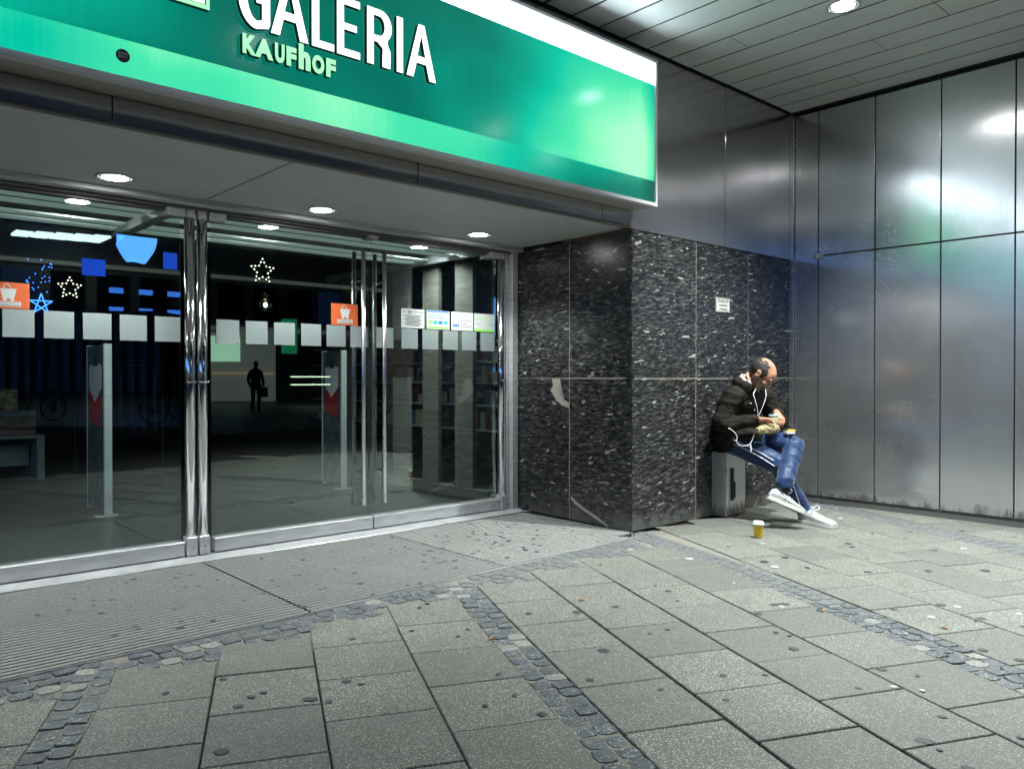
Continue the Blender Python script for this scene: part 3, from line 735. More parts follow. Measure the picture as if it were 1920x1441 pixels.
def d_perf(t, X, Z, y):
    text('lettering', 'Perfect Shopping', 1, M_teal, t, X(.08), X(.82), Z(.74), Z(.88), y, .0003)
    flat('badge_print', [[(X(.08), Z(.2)), (X(.34), Z(.2)), (X(.34), Z(.66)), (X(.08), Z(.66))], [(X(.10), Z(.32)), (X(.32), Z(.32)), (X(.32), Z(.63)), (X(.10), Z(.63))]], y, .0004, M_blue, t)
    for r_ in range(3):
        for c_ in range(5 - (r_ == 1)*2): B('card_print', X(.44+.1*c_), X(.50+.1*c_), y-.0003, y, Z(.5-.15*r_), Z(.56-.15*r_), (M_red, M_blue, M_ink)[(r_+c_) % 3], t)
def d_open(t, X, Z, y):
    text('lettering', 'ÖFFNUNGSZEITEN', 1, M_grn, t, X(.08), X(.92), Z(.66), Z(.80), y, .0003)
    text('lettering', 'Mo-Sa', 1, M_ink, t, X(.08), X(.3), Z(.38), Z(.45), y, .0003); text('lettering', '9-20', 1, M_ink, t, X(.72), X(.92), Z(.38), Z(.45), y, .0003)
    B('footer_bar', X(.0), X(1), y-.0003, y, Z(.0), Z(.12), M_grn, t)
notice(3.657, 3.891, 'white video surveillance notice, leftmost of the four papers on the right door', d_video, M_white)
notice(3.913, 4.155, 'white notice with blue header, second from the left on the right door', d_pay)
notice(4.173, 4.416, 'white notice with blue badge and card logos, third from the left on the right door', d_perf)
notice(4.428, 4.664, 'white opening hours notice with green stripe, rightmost on the right door', d_open)

# plaque on the granite
pq = empty('wall_plaque', (6.04, 3.925, 1.775), 'small white enamel notice on the granite above the man', 'sign')
B('plate', 5.94, 6.155, 3.922, 3.929, 1.772, 1.90, mat('enamel', (.55, .56, .52), .35), pq, .001)
flat('border_print', [[(5.944, 1.776), (6.151, 1.776), (6.151, 1.896), (5.944, 1.896)], [(5.949, 1.781), (6.146, 1.781), (6.146, 1.891), (5.949, 1.891)]], 3.9215, .0004, M_ink, pq)
text('lettering', 'PLAKATE', 1, M_ink, pq, 5.965, 6.13, 1.858, 1.884, 3.9215, .0004, .02)
text('lettering', 'ankleben', 1, M_ink, pq, 5.985, 6.11, 1.824, 1.847, 3.9215, .0004, .015)
text('lettering', 'verboten', 1, M_ink, pq, 5.985, 6.11, 1.79, 1.813, 3.9215, .0004, .015)

# ---------------------------------------------------------------- inside the shop
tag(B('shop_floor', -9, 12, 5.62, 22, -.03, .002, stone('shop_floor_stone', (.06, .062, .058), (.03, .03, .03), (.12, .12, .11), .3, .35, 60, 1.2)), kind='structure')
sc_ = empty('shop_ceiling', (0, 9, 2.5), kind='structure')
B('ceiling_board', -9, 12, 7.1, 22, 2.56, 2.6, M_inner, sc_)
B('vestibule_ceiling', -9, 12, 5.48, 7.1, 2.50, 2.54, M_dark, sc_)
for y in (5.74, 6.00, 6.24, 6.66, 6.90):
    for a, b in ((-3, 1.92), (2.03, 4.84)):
        B('ceiling_slat', a, b, y, y+.12, 2.405, 2.42, M_slat_glow, sc_, .002)
B('glazing_beam', 1.93, 2.02, 5.5, 7.1, 2.36, 2.43, M_rail, sc_, .003)
B('glazing_beam', 4.85, 4.9, 5.48, 8.8, 2.37, 2.45, M_rail, sc_, .003)
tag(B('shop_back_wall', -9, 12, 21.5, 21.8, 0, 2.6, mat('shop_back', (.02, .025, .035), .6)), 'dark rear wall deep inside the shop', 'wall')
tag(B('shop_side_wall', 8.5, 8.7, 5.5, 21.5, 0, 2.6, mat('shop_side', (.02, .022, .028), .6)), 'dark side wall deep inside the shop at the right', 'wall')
for x, l in ((1.533, 'added round downlight just inside the left glass door'), (3.015, 'added round downlight just inside the doors, left of the bar handles'), (4.6, 'added round downlight just inside the right glass door')):
    downlight((x, 6.48, 2.498), l, 30, 'lights added just inside the doors', .085, 150)  # added lamps to brighten the interior, lined up with the mirrored soffit discs
# stone fins along the right side of the vestibule
M_fin = mat('pale_veined_stone', (.34, .32, .27), .5); n = N(M_fin)
vv = n.noise(n.coord((2, 3, 34), 'World', (R(40), 0, 0)), 1, 4, .6, .6)
n.base(n.mix(n.ramp(vv, [(.42, 0), (.62, 1)]), (.20, .19, .16), (.29, .275, .235))); n.nrm(n.bump(vv, .3, .004))
fw_ = empty('stone_fin_screen', (4.97, 7, 0), 'row of pale veined stone fins on a plinth behind the right door', 'screen')
for y0, y1, z0, z1 in ((6.06, 6.35, .10, 1.19), (6.06, 6.35, 1.195, 2.4), (6.63, 6.91, .10, 1.19), (6.63, 6.91, 1.195, 2.4), (7.18, 7.48, .10, 1.195), (7.18, 7.48, 1.62, 2.4), (7.9, 8.15, .1, 2.4), (8.35, 8.6, .1, 2.4)):
    B('stone_fin', 4.95, 5.0, y0, y1, z0, z1, M_fin, fw_, .003)
for y0, y1 in ((5.78, 6.345), (6.35, 6.92), (6.925, 7.6), (7.605, 8.7)):
    B('plinth_stone', 4.92, 5.02, y0, y1, .003, .10, M_fin, fw_, .003)
rnd = random.Random(3)
gm_ = [mat('pack_%s' % k, c, .5) for k, c in (('cream', (.6, .55, .42)), ('blue', (.05, .2, .4)), ('red', (.3, .05, .04)), ('white', (.6, .62, .62)), ('brown', (.2, .12, .06)))]
sh = empty('wall_shelf', (6.2, 8, 0), 'dark shelving with small packages behind the stone fins', 'shelf')
for z in (.55, .85, 1.12, 1.38, 1.62):
    B('shelf_board', 6.1, 6.5, 6.0, 11.5, z, z+.02, M_slat, sh)
B('back_board', 6.5, 6.54, 6.0, 11.5, 0, 2.2, M_black, sh)
for k, m_ in enumerate(gm_):
    bm = bmesh.new()
    for z in (.57, .87, 1.14, 1.40):
        y = 6.05+.03*k
        while y < 11.3:
            w = rnd.uniform(.04, .11)
            if rnd.random() < .2: box(bm, 6.12, 6.2, y, y+w, z+.001, z+rnd.uniform(.08, .22))
            y += w+.02
    tag(fin(bm, 'packages', m_, sh), kind='stuff')
# display table
M_table = painted('grey_table_lacquer', (.30, .38, .36), .4)
dt = empty('display_table', (1.4, 10.8, 0), 'low grey display table inside the shop at the left edge', 'table')
B('top', .2, 2.14, 10.55, 11.2, .49, .53, M_table, dt, .004)
B('leg', 2.06, 2.14, 10.56, 11.19, .003, .488, M_table, dt, .004); B('leg', .5, .58, 10.56, 11.19, .003, .488, M_table, dt, .004)
B('shelf', .6, 2.04, 10.9, 11.1, .15, .40, M_table, dt)
B('riser', .9, 2.14, 11.0, 11.2, .60, .80, M_table, dt, .004); B('riser_back', .9, 2.14, 11.1, 11.2, .53, .6, M_table, dt)
M_gold = mat('gold_carton', (.55, .38, .16), .35, .3); n = N(M_gold); n.base(n.ramp(n.noise(n.coord((1, 1, 1), 'World'), 14, 4), [(.35, (.1, .06, .03)), (.5, (.5, .34, .15)), (.65, (.75, .62, .4))]))
M_wood = mat('striped_carton', (.3, .2, .13), .4); n = N(M_wood); n.base(n.ramp(n.noise(n.coord((1, 1, 26), 'World'), 1, 3), [(.35, (.08, .05, .035)), (.55, (.28, .19, .13)), (.7, (.5, .45, .38))]))
def carton(x0, x1, y0, y1, z0, z1, m_, l):
    t = empty('gift_box', ((x0+x1)/2, (y0+y1)/2, z0), l, 'gift box', 'boxed goods on the display table')
    B('base', x0, x1, y0, y1, z0, z0+(z1-z0)*.62, m_, t, .003); B('lid', x0-.004, x1+.004, y0-.004, y1+.004, z0+(z1-z0)*.63, z1, m_, t, .004)
carton(1.6, 2.05, 10.58, 10.85, .531, .74, M_wood, 'brown striped carton on the front of the display table')
carton(1.15, 1.52, 10.58, 10.85, .531, .70, M_wood, 'smaller brown striped carton at the left of the display table')
carton(1.55, 1.95, 11.02, 11.15, .801, 1.06, M_gold, 'gold patterned carton on the riser of the display table')
carton(1.1, 1.45, 11.02, 11.15, .801, 1.0, gm_[1], 'blue carton on the riser left of the gold carton')
# security gates with posters
M_poster = mat('poster_sheet', (.055, .085, .09), .4); n = N(M_poster); n.base(n.ramp(n.noise(n.coord((12, 12, 8), 'World'), 1, 5, .7), [(.4, (.04, .08, .09)), (.58, (.10, .13, .13)), (.64, (.28, .28, .27))]))
M_gate = mat('gate_white', (.62, .66, .66), .35)
def gate(x, y, ln, l):
    t = empty('security_gate', (x, y, 0), l, 'security gate', 'anti-theft gates inside the doors')
    B('frame_post', x-.045, x+.02, y, y+.03, .012, 1.49, M_gate, t, .006)
    B('foot_plate', x-.12, x+.06, y-.03, y+.06, .003, .012, M_rail, t, .001)
    B('board', x-.04, x+.01, y+.032, y+ln, .05, 1.48, M_poster, t, .004)
    B('frame_post', x-.04, x+.015, y+ln, y+ln+.03, .012, 1.49, M_gate, t, .006)
    y0, y1 = y+.06, y+ln-.02; xx = x-.0425
    def pl(nm, pts, m_):
        bm = bmesh.new(); poly(bm, [(xx, y0+(1-a)*(y1-y0), b) for a, b in pts], (.001, 0, 0)); fin(bm, nm, m_, t)
    pl('red_print', [(.1, .82), (.9, .76), (.9, 1.02), (.1, 1.14), (.1, 1.0)], M_red)
    xx -= .001
    pl('white_print', [(.12, 1.1), (.5, .98), (.95, 1.1), (.95, 1.3), (.6, 1.34), (.12, 1.3)], M_gate)
    xx -= .001
    pl('arrow_print', [(.35, 1.3), (.55, 1.42), (.75, 1.3)], M_ink)
gate(1.99, 7.38, .55, 'white security gate with dim poster behind the left door'); gate(4.36, 7.5, .42, 'security gate with red and white poster left of the bar handles')
# christmas star of small lights and glass pendant
M_dot = mat('fairy_light', (1, 1, .9), .5, emit=(1, .93, .72), es=1.6)
def star(c, r, label, m_):
    t = empty('light_star', c, label, 'star light', 'stars of small lights')
    P = []
    for k in range(10):
        a = pi/2+k*pi/5; rr_ = r if k % 2 == 0 else r*.5; P.append((rr_*cos(a), rr_*sin(a)))
    bmw = bmesh.new()
    for k in range(10):
        a, b = P[k], P[(k+1) % 10]; loft(bmw, [(a[0], 0, a[1]), (b[0], 0, b[1])], [.003, .003], 5, (0, 1, 0))
    fin(bmw, 'wire_frame', M_trim, t, loc=(0, 0, 0))
    for k in range(10):
        a, b = P[k], P[(k+1) % 10]
        for f in (0, .5):
            bm = bmesh.new(); ell(bm, (a[0]+(b[0]-a[0])*f, -.01, a[1]+(b[1]-a[1])*f), (.009, .009, .009), None, 6, 4); fin(bm, 'bulb', m_, t, loc=(0, 0, 0))
star((3.70, 8.1, 2.34), .13, 'star of warm white points hanging above the glass pendant', M_dot)
star((2.19, 9.6, 2.17), .115, 'star of warm white points at the left, right of the blue star', M_dot)
M_bdot = mat('blue_neon', (.1, .3, 1), .5, emit=(.05, .22, 1), es=2.2)
t = empty('blue_star', (1.92, 9.6, 1.98), 'blue outlined star with a dotted tail behind the leftmost door', 'star light')
bm = bmesh.new()
for k in range(5):
    a, b = pi/2+k*4*pi/5, pi/2+(k+1)*4*pi/5; loft(bm, [(.11*cos(a), 0, .11*sin(a)), (.11*cos(b), 0, .11*sin(b))], [.006, .006], 6, (0, 1, 0))
fin(bm, 'outline', M_bdot, t, loc=(0, 0, 0))
for i in range(26):
    bm = bmesh.new(); ell(bm, (rnd.uniform(-.14, .10), 0, .13+rnd.random()*.36), (.007, .007, .007), None, 5, 4); fin(bm, 'bulb', M_bdot, t, loc=(0, 0, 0))
t = empty('pendant_lamp', (3.69, 8.0, 1.97), 'clear glass pendant lamp with a small lit bulb below the star', 'pendant lamp')
bm = bmesh.new(); lathe(bm, [(.02, .13), (.07, .10), (.02, .075), (.05, .06), (.10, .0), (.08, -.05), (.03, -.07)], (0, 0, 0), 18); fin(bm, 'glass_shade', M_thin, t, True, loc=(0, 0, 0))
bm = bmesh.new(); ell(bm, (0, 0, .0), (.022, .022, .028), None, 10, 8); fin(bm, 'bulb', mat('pendant_bulb', (1, .9, .6), .5, emit=(1, .8, .45), es=4), t, True, loc=(0, 0, 0))
bm = bmesh.new(); loft(bm, [(0, 0, .13), (0, 0, .59)], [.004, .004], 6, (0, 1, 0)); fin(bm, 'cord', M_black, t, loc=(0, 0, 0))
M_win0 = mat('navy_cloth', (.015, .025, .06), .8)
for i, (x, y, hh) in enumerate(((2.95, 10.5, 1.35), (2.2, 12.5, 1.5), (3.7, 12, 1.3))):
    t = empty('clothes_rack', (x, y, 0), ['dark clothes rack in the middle of the shop', 'dark clothes rack deep in the shop at the left', 'dark clothes rack deep in the shop at the right'][i], 'clothes rack', 'dim clothes racks inside the shop')
    tube('rail', [(x-.5, y, .05), (x-.5, y, hh), (x+.5, y, hh), (x+.5, y, .05)], .015, M_trim, t, 6, 1)
    for k in range(7):
        a = x-.42+k*.13
        bm = bmesh.new(); loft(bm, spl([(a, y, hh-.02), (a, y, hh-.12), (a, y, hh-.5), (a+.01, y, hh-.85)], 3), [(.02, .03)]*2+[(.05, .2)]*7+[(.06, .22)], 8, (0, 1, 0)); fin(bm, 'garment', random.choice([M_black, M_black, M_win0]), t, True)

# ---------------------------------------------------------------- across the street (seen in the glass and the steel)
M_fac = stone('opposite_facade', (.16, .165, .16), (.08, .08, .08), (.2, .2, .2), .3, .8, 8, .4)
M_win = mat('dark_window', (.01, .013, .02), .1)
M_cool = mat('cool_lit_window', (.1, .2, .4), .5, emit=(.12, .32, .85), es=1.6)
M_dim = mat('dim_window', (.01, .02, .05), .5, emit=(.01, .03, .09), es=.4)
M_pale = mat('lit_shop_ceiling', (.7, .8, .75), .5, emit=(.75, 1, .9), es=3)
M_grey = mat('wall_added_glow', (.3, .32, .28), .7, emit=(.36, .40, .34), es=.3)  # glow put into the material stands in for lamplight on wall and cornices
ob = empty('opposite_building', (10, -36, 0), 'facade across the street mirrored in the door glass', 'building')
B('wall', -12, 34, -40, -36, -.05, 18, M_fac, ob)
for i in range(20):
    for z in (4.6, 9.2, 12.5):
        x = -10+2.2*i
        B('window', x, x+1.6, -35.98, -35.9, z, z+2.2, M_win if (i*7+int(z)) % 4 else M_dim, ob)
B('cornice', -12, 34, -36, -35.6, 4.0, 4.25, M_grey, ob); B('cornice', -12, 34, -36, -35.7, 7.1, 7.3, M_grey, ob)
for i in range(5): B('ceiling_light_panel', 7.6+i*.85, 8.3+i*.85, -33.5-.2*i+.0, -32.2, 8.0+.05*i, 8.1+.05*i, M_pale, ob)
lw = empty('passage_wall', (16.9, -28, 0), 'pale wall with an added glow and a picture window across the street', 'wall')
Mw = Matrix.Translation((15.3, -29.4, 0)) @ Matrix.Rotation(R(42), 4, 'Z')
B('wall', 0, 3.6, 0, .3, 0, 3.5, M_grey, lw, 0, Mw)
B('picture', .3, 1.9, .3, .36, 2.0, 3.3, mat('lit_picture', (.5, .6, .4), .5, emit=(.5, .9, .6), es=1.2), lw, 0, Mw)
B('ledge', 0, 3.6, .3, .5, 1.35, 1.45, mat('ledge_added_glow', (.5, .4, .2), .5, emit=(.5, .4, .2), es=.6), lw, 0, Mw)  # the ledge is no lamp, its warm light is put into the material
# lit fruit-shaped shop emblem
M_app = mat('lit_emblem', (.2, .4, .9), .5, emit=(.10, .38, 1.0), es=3.2)
ap = empty('lit_emblem', (10.78, -25.3, 7.15), 'large blue-white lit fruit emblem mirrored in the left door', 'sign')
pts = [(0, .62), (.18, .70), (.42, .72), (.66, .58)] + [(.55, .42), (.36, .22), (.42, -.05), (.64, -.20)] + [(.58, -.42), (.44, -.68), (.28, -.88), (.12, -.82), (0, -.74), (-.12, -.82), (-.28, -.92), (-.46, -.68), (-.64, -.36), (-.72, 0), (-.68, .34), (-.52, .60), (-.30, .71), (-.14, .68)]
pp = spl([(a, b) for a, b in pts]+[pts[0]], 4)[:-1]
bm = bmesh.new(); Ma = Matrix.Rotation(R(196.6), 4, 'Z')
poly(bm, [Ma @ V((a*1.15, 0, b*1.15)) for a, b in pp], (.05, -.05, 0)); bmesh.ops.triangulate(bm, faces=[f for f in bm.faces if len(f.verts) > 4]); fin(bm, 'emblem', M_app, ap, loc=(0, 0, 0))
for x, y, z, w, l in ((11.9, -24.3, 6.2, .55, 'blue lit banner right of the fruit emblem'), (9.4, -26.3, 5.9, .9, 'blue lit panel added for the second reflection of the fruit emblem')):  # the left one is added in place of the emblem's ghost reflection
    t = tag(B('blue_lit_panel', x-w/2, x+w/2, y-.04, y+.04, z-.35, z+.35, mat('blue_lit_panel', (.05, .1, .6), .5, emit=(.02, .10, .8), es=1.6)), l, 'banner')
tag(B('green_banner', 13.6, 14.1, -17.3, -17.0, 2.1, 3.4, mat('green_banner', (.05, .3, .15), .5, emit=(.02, .4, .16), es=.6)), 'narrow green lit banner mirrored between door handles and posts', 'banner')
# small coloured shop window lights
for i in range(9):
    a, b = (i % 3), i // 3
    tag(B('lit_screen', 9.0+a*1.1, 9.5+a*1.1, -22.6, -22.5, 3.0+.75*b, 3.2+.75*b, mat('screen', (.05, .2, .6), .5, emit=(.06, .25, 1), es=1.6)), '%s blue screen in the %s row of the shop window across the street' % (('left', 'middle', 'right')[a], ('bottom', 'middle', 'top')[b]), 'screen', 'blue screens across the street')
# market cart with striped tarpaulin
ct = empty('market_cart', (5.8, -12.2, 0), 'covered market cart with striped blue tarpaulin and spoked wheels', 'cart')
Mc = Matrix.Translation((5.84, -12.2, 0)) @ Matrix.Rotation(R(42), 4, 'Z')
M_tarp = mat('striped_tarpaulin', (.03, .06, .14), .7); n = N(M_tarp); wv = n.n('TexWave'); wv.inputs['Scale'].default_value = .95
n.l(n.coord((1, 1, 1), 'World', (0, 0, R(-42))), wv.inputs['Vector']); n.base(n.ramp(wv.outputs['Color'], [(.4, (.01, .015, .03)), (.6, (.14, .26, .45))]))
B('tarpaulin', -2.1, 2.1, -.8, .8, .82, 2.9, M_tarp, ct, .05, Mc); B('bed', -2.1, 2.1, -.75, .75, .68, .81, M_black, ct, .02, Mc)
for x in (-1.6, 1.95):
    for y in (-.85, .85):
        bm = bmesh.new(); c = V((x, y, .366))
        rg = [c+V((.36*cos(a*pi/12), 0, .36*sin(a*pi/12))) for a in range(25)]
        loft(bm, [Mc @ q_ for q_ in rg], [.025]*25, 6, (Mc.to_3x3() @ V((0, 1, 0))))
        for k in range(12): loft(bm, [Mc @ c, Mc @ (c+V((.36*cos(k*pi/6), 0, .36*sin(k*pi/6))))], [.014, .012], 5, (Mc.to_3x3() @ V((0, 1, 0))))
        lathe(bm, [(.06, -.05), (.06, .05)], Mc @ c, 10, Mc.to_3x3().to_4x4() @ Matrix.Rotation(pi/2, 4, 'X'))
        fin(bm, 'wheel', M_black, ct)
# blue-lit shop fronts down the street, mirrored in the steel
bl = empty('lit_shopfront', (-30, 0, 0), 'long facade with cool blue lit windows down the street', 'building')
B('wall', -34, -31, -40, 30, -.05, 14, M_fac, bl)
for i in range(17):
    y = -38+4*i
    B('window', -30.98, -30.9, y, y+3.3, 4.4, 7.4, M_cool, bl)
    B('shop_window', -30.98, -30.9, y, y+3.3, .5, 3.4, M_win if i % 3 else M_grey, bl)

# ---------------------------------------------------------------- steel service box
sb = empty('service_box', (6.03, 3.86, 0), 'narrow brushed steel service box the man sits on', 'metal box')
B('cabinet', 5.882, 6.19, 3.80, 3.928, .004, .555, M_box, sb, .004)
B('door', 5.896, 6.187, 3.782, 3.798, .01, .55, M_box, sb, .004)
B('edge_strip', 5.884, 5.892, 3.784, 3.798, .01, .55, M_steel, sb, .001)
B('latch', 5.955, 5.985, 3.764, 3.784, .14, .42, M_black, sb, .006)
B('latch_lever', 5.985, 5.995, 3.758, 3.782, .16, .30, M_black, sb, .003)

# ---------------------------------------------------------------- coffee cup
cup = empty('coffee_cup', (5.34, 3.155, 0), 'yellow paper coffee cup with white lid standing on the paving', 'paper cup')
M_cup = mat('yellow_cup_print', (.75, .52, .0), .5); n = N(M_cup)
sp = n.n('SeparateXYZ'); n.l(n.n('TexCoord').outputs['Object'], sp.inputs[0])
ang = n.math('ARCTAN2', sp.outputs[1], sp.outputs[0])
u_ = n.math('MULTIPLY', ang, 11/(2*pi)); row = n.math('MULTIPLY', sp.outputs[2], 62.0); ri = n.math('FLOOR', row)
u_ = n.math('ADD', u_, n.math('MULTIPLY', ri, .5)); fu = n.math('ABSOLUTE', n.math('SUBTRACT', n.math('FRACT', u_), .5)); fr_ = n.math('FRACT', row)
tri = n.math('MULTIPLY', n.math('LESS_THAN', fu, n.math('MULTIPLY', n.math('SUBTRACT', .85, fr_), .5)), n.math('GREATER_THAN', fr_, .35))
n.base(n.mix(tri, (.8, .55, .01), (.05, .03, .005)))
bm = bmesh.new(); lathe(bm, [(.027, .0), (.0275, .004), (.039, .098), (.0405, .1)], (0, 0, 0), 32); fin(bm, 'cup_body', M_cup, cup, True, loc=(0, 0, 0))
bm = bmesh.new(); lathe(bm, [(.0425, .096), (.0435, .104), (.041, .108), (.037, .111), (.036, .12), (.033, .1225), (.032, .119)], (0, 0, 0), 32); fin(bm, 'lid', mat('white_lid', (.8, .82, .82), .35), cup, True, loc=(0, 0, 0))

# ---------------------------------------------------------------- seated man
man = empty('person', (6.0, 3.6, 0), 'seated man in dark jacket and blue track trousers, legs crossed, eating from a jar', 'person')
def finish(bm, name, m, vox, smooth=2, disp=None, parent=man, ratio=None):
    bmesh.ops.triangulate(bm, faces=[f for f in bm.faces if len(f.verts) > 4])
    o = fin(bm, name, m, parent)
    md = o.modifiers.new('r', 'REMESH'); md.mode = 'VOXEL'; md.voxel_size = vox; md.use_smooth_shade = True
    if smooth: ms = o.modifiers.new('s', 'SMOOTH'); ms.iterations = smooth; ms.factor = .5
    bpy.context.view_layer.update()
    me = bpy.data.meshes.new_from_object(o.evaluated_get(bpy.context.evaluated_depsgraph_get()))
    o.modifiers.clear(); o.data = me; me.name = name
    if not me.materials: me.materials.append(m)
    if disp:
        nr = [v.normal.copy() for v in me.vertices]
        for v, q in zip(me.vertices, nr): v.co += q*disp(v.co+V((0, 0, 0)))
    me.polygons.foreach_set('use_smooth', [True]*len(me.polygons))
    return o
M_skin = mat('skin', (.42, .21, .13), .5); n = N(M_skin); n.b.inputs['Subsurface Weight'].default_value = .12; n.b.inputs['Subsurface Radius'].default_value = (.02, .008, .004)
w = n.coord((1, 1, 1), 'World'); n.base(n.mix(n.ramp(n.noise(w, 30, 4), [(.35, 0), (.7, 1)]), (.36, .165, .10), (.50, .27, .175)))
M_stub = mat('stubble_skin', (.2, .13, .1), .6)
M_jack = mat('dark_jacket_cloth', (.012, .010, .008), .75); n = N(M_jack); w = n.coord((1, 1, 1), 'World')
n.base(n.mix(n.ramp(n.noise(w, 18, 4, .65), [(.35, 0), (.7, 1)]), (.006, .005, .004), (.026, .020, .014))); n.nrm(n.bump(n.noise(w, 500, 2), .4, .001, n.bump(n.noise(w, 22, 3, .6, .6), .35, .012)))
n.b.inputs['Sheen Weight'].default_value = .0; n.b.inputs['Specular IOR Level'].default_value = .15
M_trou = mat('blue_track_fabric', (.03, .085, .22), .5, 0, .35); n = N(M_trou); w = n.coord((1, 1, 1), 'World')
n.base(n.mix(n.noise(w, 9, 3), (.008, .024, .075), (.018, .052, .145))); n.nrm(n.bump(n.noise(w, 26, 2, .5, 1.0), .12, .01)); n.b.inputs['Sheen Weight'].default_value = .15
M_stripe = mat('white_piping', (.75, .77, .78), .5); M_cable = mat('white_cable', (.8, .82, .83), .35)
M_hair = mat('black_hair', (.016, .012, .010), .7); n = N(M_hair); n.nrm(n.bump(n.noise(n.coord((1, 1, 1), 'World'), 160, 3), .8, .004))
M_shoe = mat('white_shoe_mesh', (.50, .52, .53), .55); n = N(M_shoe); n.nrm(n.bump(n.noise(n.coord((1, 1, 1), 'World'), 300, 2), .3, .001)); M_sole = mat('shoe_sole', (.68, .66, .62), .5)
M_grip = mat('shoe_tongue_grey', (.18, .2, .22), .6)

# head frame: facing mostly -Y with a little +X, chin down
HS = 1.13
hc = V((5.95, 3.49, 1.222))
face = V((.38, -.925, 0)).normalized()
pit = R(-48)
hf = (face*cos(pit)+V((0, 0, sin(pit)))).normalized(); hx = hf.cross(V((0, 0, 1))).normalized()   # hx: his right -> +x
hu = hx.cross(hf).normalized()
HM = Matrix.Translation(hc) @ Matrix(((hx.x, hf.x, hu.x, 0), (hx.y, hf.y, hu.y, 0), (hx.z, hf.z, hu.z, 0), (0, 0, 0, 1))) @ Matrix.Scale(HS, 4)
def skull(bm, M, g=1.0):
    ell(bm, (0, -.015, .035), (.076*g, .098*g, .083*g), M, 28, 20)
def headgeo(bm, M):
    skull(bm, M)
    ell(bm, (0, .03, .03), (.066, .062, .07), M, 20, 14)           # brow / forehead
    loft(bm, [M @ V(p) for p in ((0, .0, .01), (0, .02, -.03), (0, .035, -.07), (0, .048, -.098), (0, .05, -.108))], [(.068, .075), (.064, .066), (.052, .05), (.034, .032), (.02, .02)], 18, M.to_3x3() @ V((0, 1, 0)))
    # nose
    loft(bm, [M @ V(p) for p in ((0, .080, .022), (0, .088, .006), (0, .099, -.014), (0, .102, -.022), (0, .090, -.030))], [(.009, .008), (.010, .009), (.012, .010), (.013, .009), (.011, .007)], 12, M.to_3x3() @ V((0, 1, 0)))
    for s in (-1, 1):
        ell(bm, (s*.011, .089, -.026), (.007, .009, .006), M, 8, 6)
        ell(bm, (s*.030, .078, .026), (.024, .012, .008), M, 10, 8)    # brow ridge
        ell(bm, (s*.043, .055, -.022), (.018, .022, .018), M, 10, 8)   # cheekbone
        # ear
        ell(bm, (s*.079, -.012, -.008), (.009, .019, .031), M, 12, 10); ell(bm, (s*.084, -.020, .010), (.008, .015, .016), M, 10, 8)
        ell(bm, (s*.030, .084, .008), (.0115, .0085, .007), M, 10, 8)   # lids
    ell(bm, (0, .084, -.058), (.022, .010, .0055), M, 12, 8); ell(bm, (0, .082, -.067), (.019, .010, .0055), M, 12, 8)   # lips
    ell(bm, (0, .070, -.095), (.018, .016, .014), M, 10, 8)
def limb(bm, pts, rad, n=14, ref=(0, 0, 1)):
    q = spl([tuple(p)+((r, r) if not hasattr(r, '__len__') else tuple(r)) for p, r in zip(pts, rad)], 5)
    loft(bm, [V(x[:3]) for x in q], [(x[3], x[4]) for x in q], n, ref)
# key joints
hipR, hipL = V((5.94, 3.76, .645)), V((6.12, 3.75, .66)); kneeR, kneeL = V((5.955, 3.345, .505)), V((6.05, 3.262, .655))
ankR, ankL = V((6.155, 3.235, .11)), V((5.83, 3.215, .30))
shR, shL = V((5.80, 3.655, 1.045)), V((6.17, 3.60, 1.035)); elR, elL = V((5.69, 3.70, .815)), V((6.25, 3.50, .82))
wrR, wrL = V((5.845, 3.45, .852)), V((6.095, 3.43, .90))
def hand(bm, wr, fw_, pn, side, curl, S_=1.12):
    """fw_: towards the fingers, pn: palm normal; side: +1 thumb towards fw x pn"""
    f = fw_.normalized(); p = (pn-f*pn.dot(f)).normalized(); s = f.cross(p)*side
    def P(a, b, c): return wr+(f*a+s*b+p*c)*S_
    loft(bm, [P(-.03, 0, 0), P(0, 0, 0), P(.03, 0, .002), P(.06, 0, .004), P(.085, 0, .006)], [(.024*S_, .019*S_), (.026*S_, .019*S_), (.037*S_, .018*S_), (.042*S_, .017*S_), (.038*S_, .012*S_)], 12, p)
    for k, (off, L_) in enumerate(((.030, .070), (.010, .078), (-.010, .073), (-.029, .058))):
        a = 0; q = P(.074, off, .004); pts = [P(.05, off*.9, .004), q]; cu = curl[k] if hasattr(curl, '__len__') else curl
        for j, fr in enumerate((.45, .30, .25)):
            a += R(cu)*(1.0, 1.1, .7)[j]; q = q+(f*cos(a)+p*sin(a)+s*(off*.6))*L_*fr*S_; pts.append(q)
        limb(bm, pts, [.0095*S_, .0095*S_, .0088*S_, .008*S_, .0062*S_], 8, s)
    limb(bm, [P(.012, .022, .006), P(.03, .045, .016), P(.052, .052, .034), P(.074, .040, .045)], [.014*S_, .012*S_, .0105*S_, .007*S_], 8, f)
bm = bmesh.new()
headgeo(bm, HM)
nk = HM @ V((0, -.03, -.05))
limb(bm, [V((5.99, 3.66, 1.02)), V((5.975, 3.62, 1.12)), nk], [(.085, .075), (.062, .062), (.058, .062)], 14, (0, 1, 0))
limb(bm, [V((6.03, 3.77, .60)), V((6.02, 3.77, .74)), V((6.0, 3.72, .90)), V((5.985, 3.65, 1.04))], [(.16, .11), (.13, .095), (.145, .10), (.13, .075)], 16, (0, 1, 0))
for a, b, c, d in ((shR, elR, wrR, 1), (shL, elL, wrL, -1)):
    limb(bm, [V((5.985, 3.65, 1.02)), a, (a+b)/2, b, (b+c)/2, c], [.06, .05, .045, .04, .038, .026], 10, (0, 1, 0))
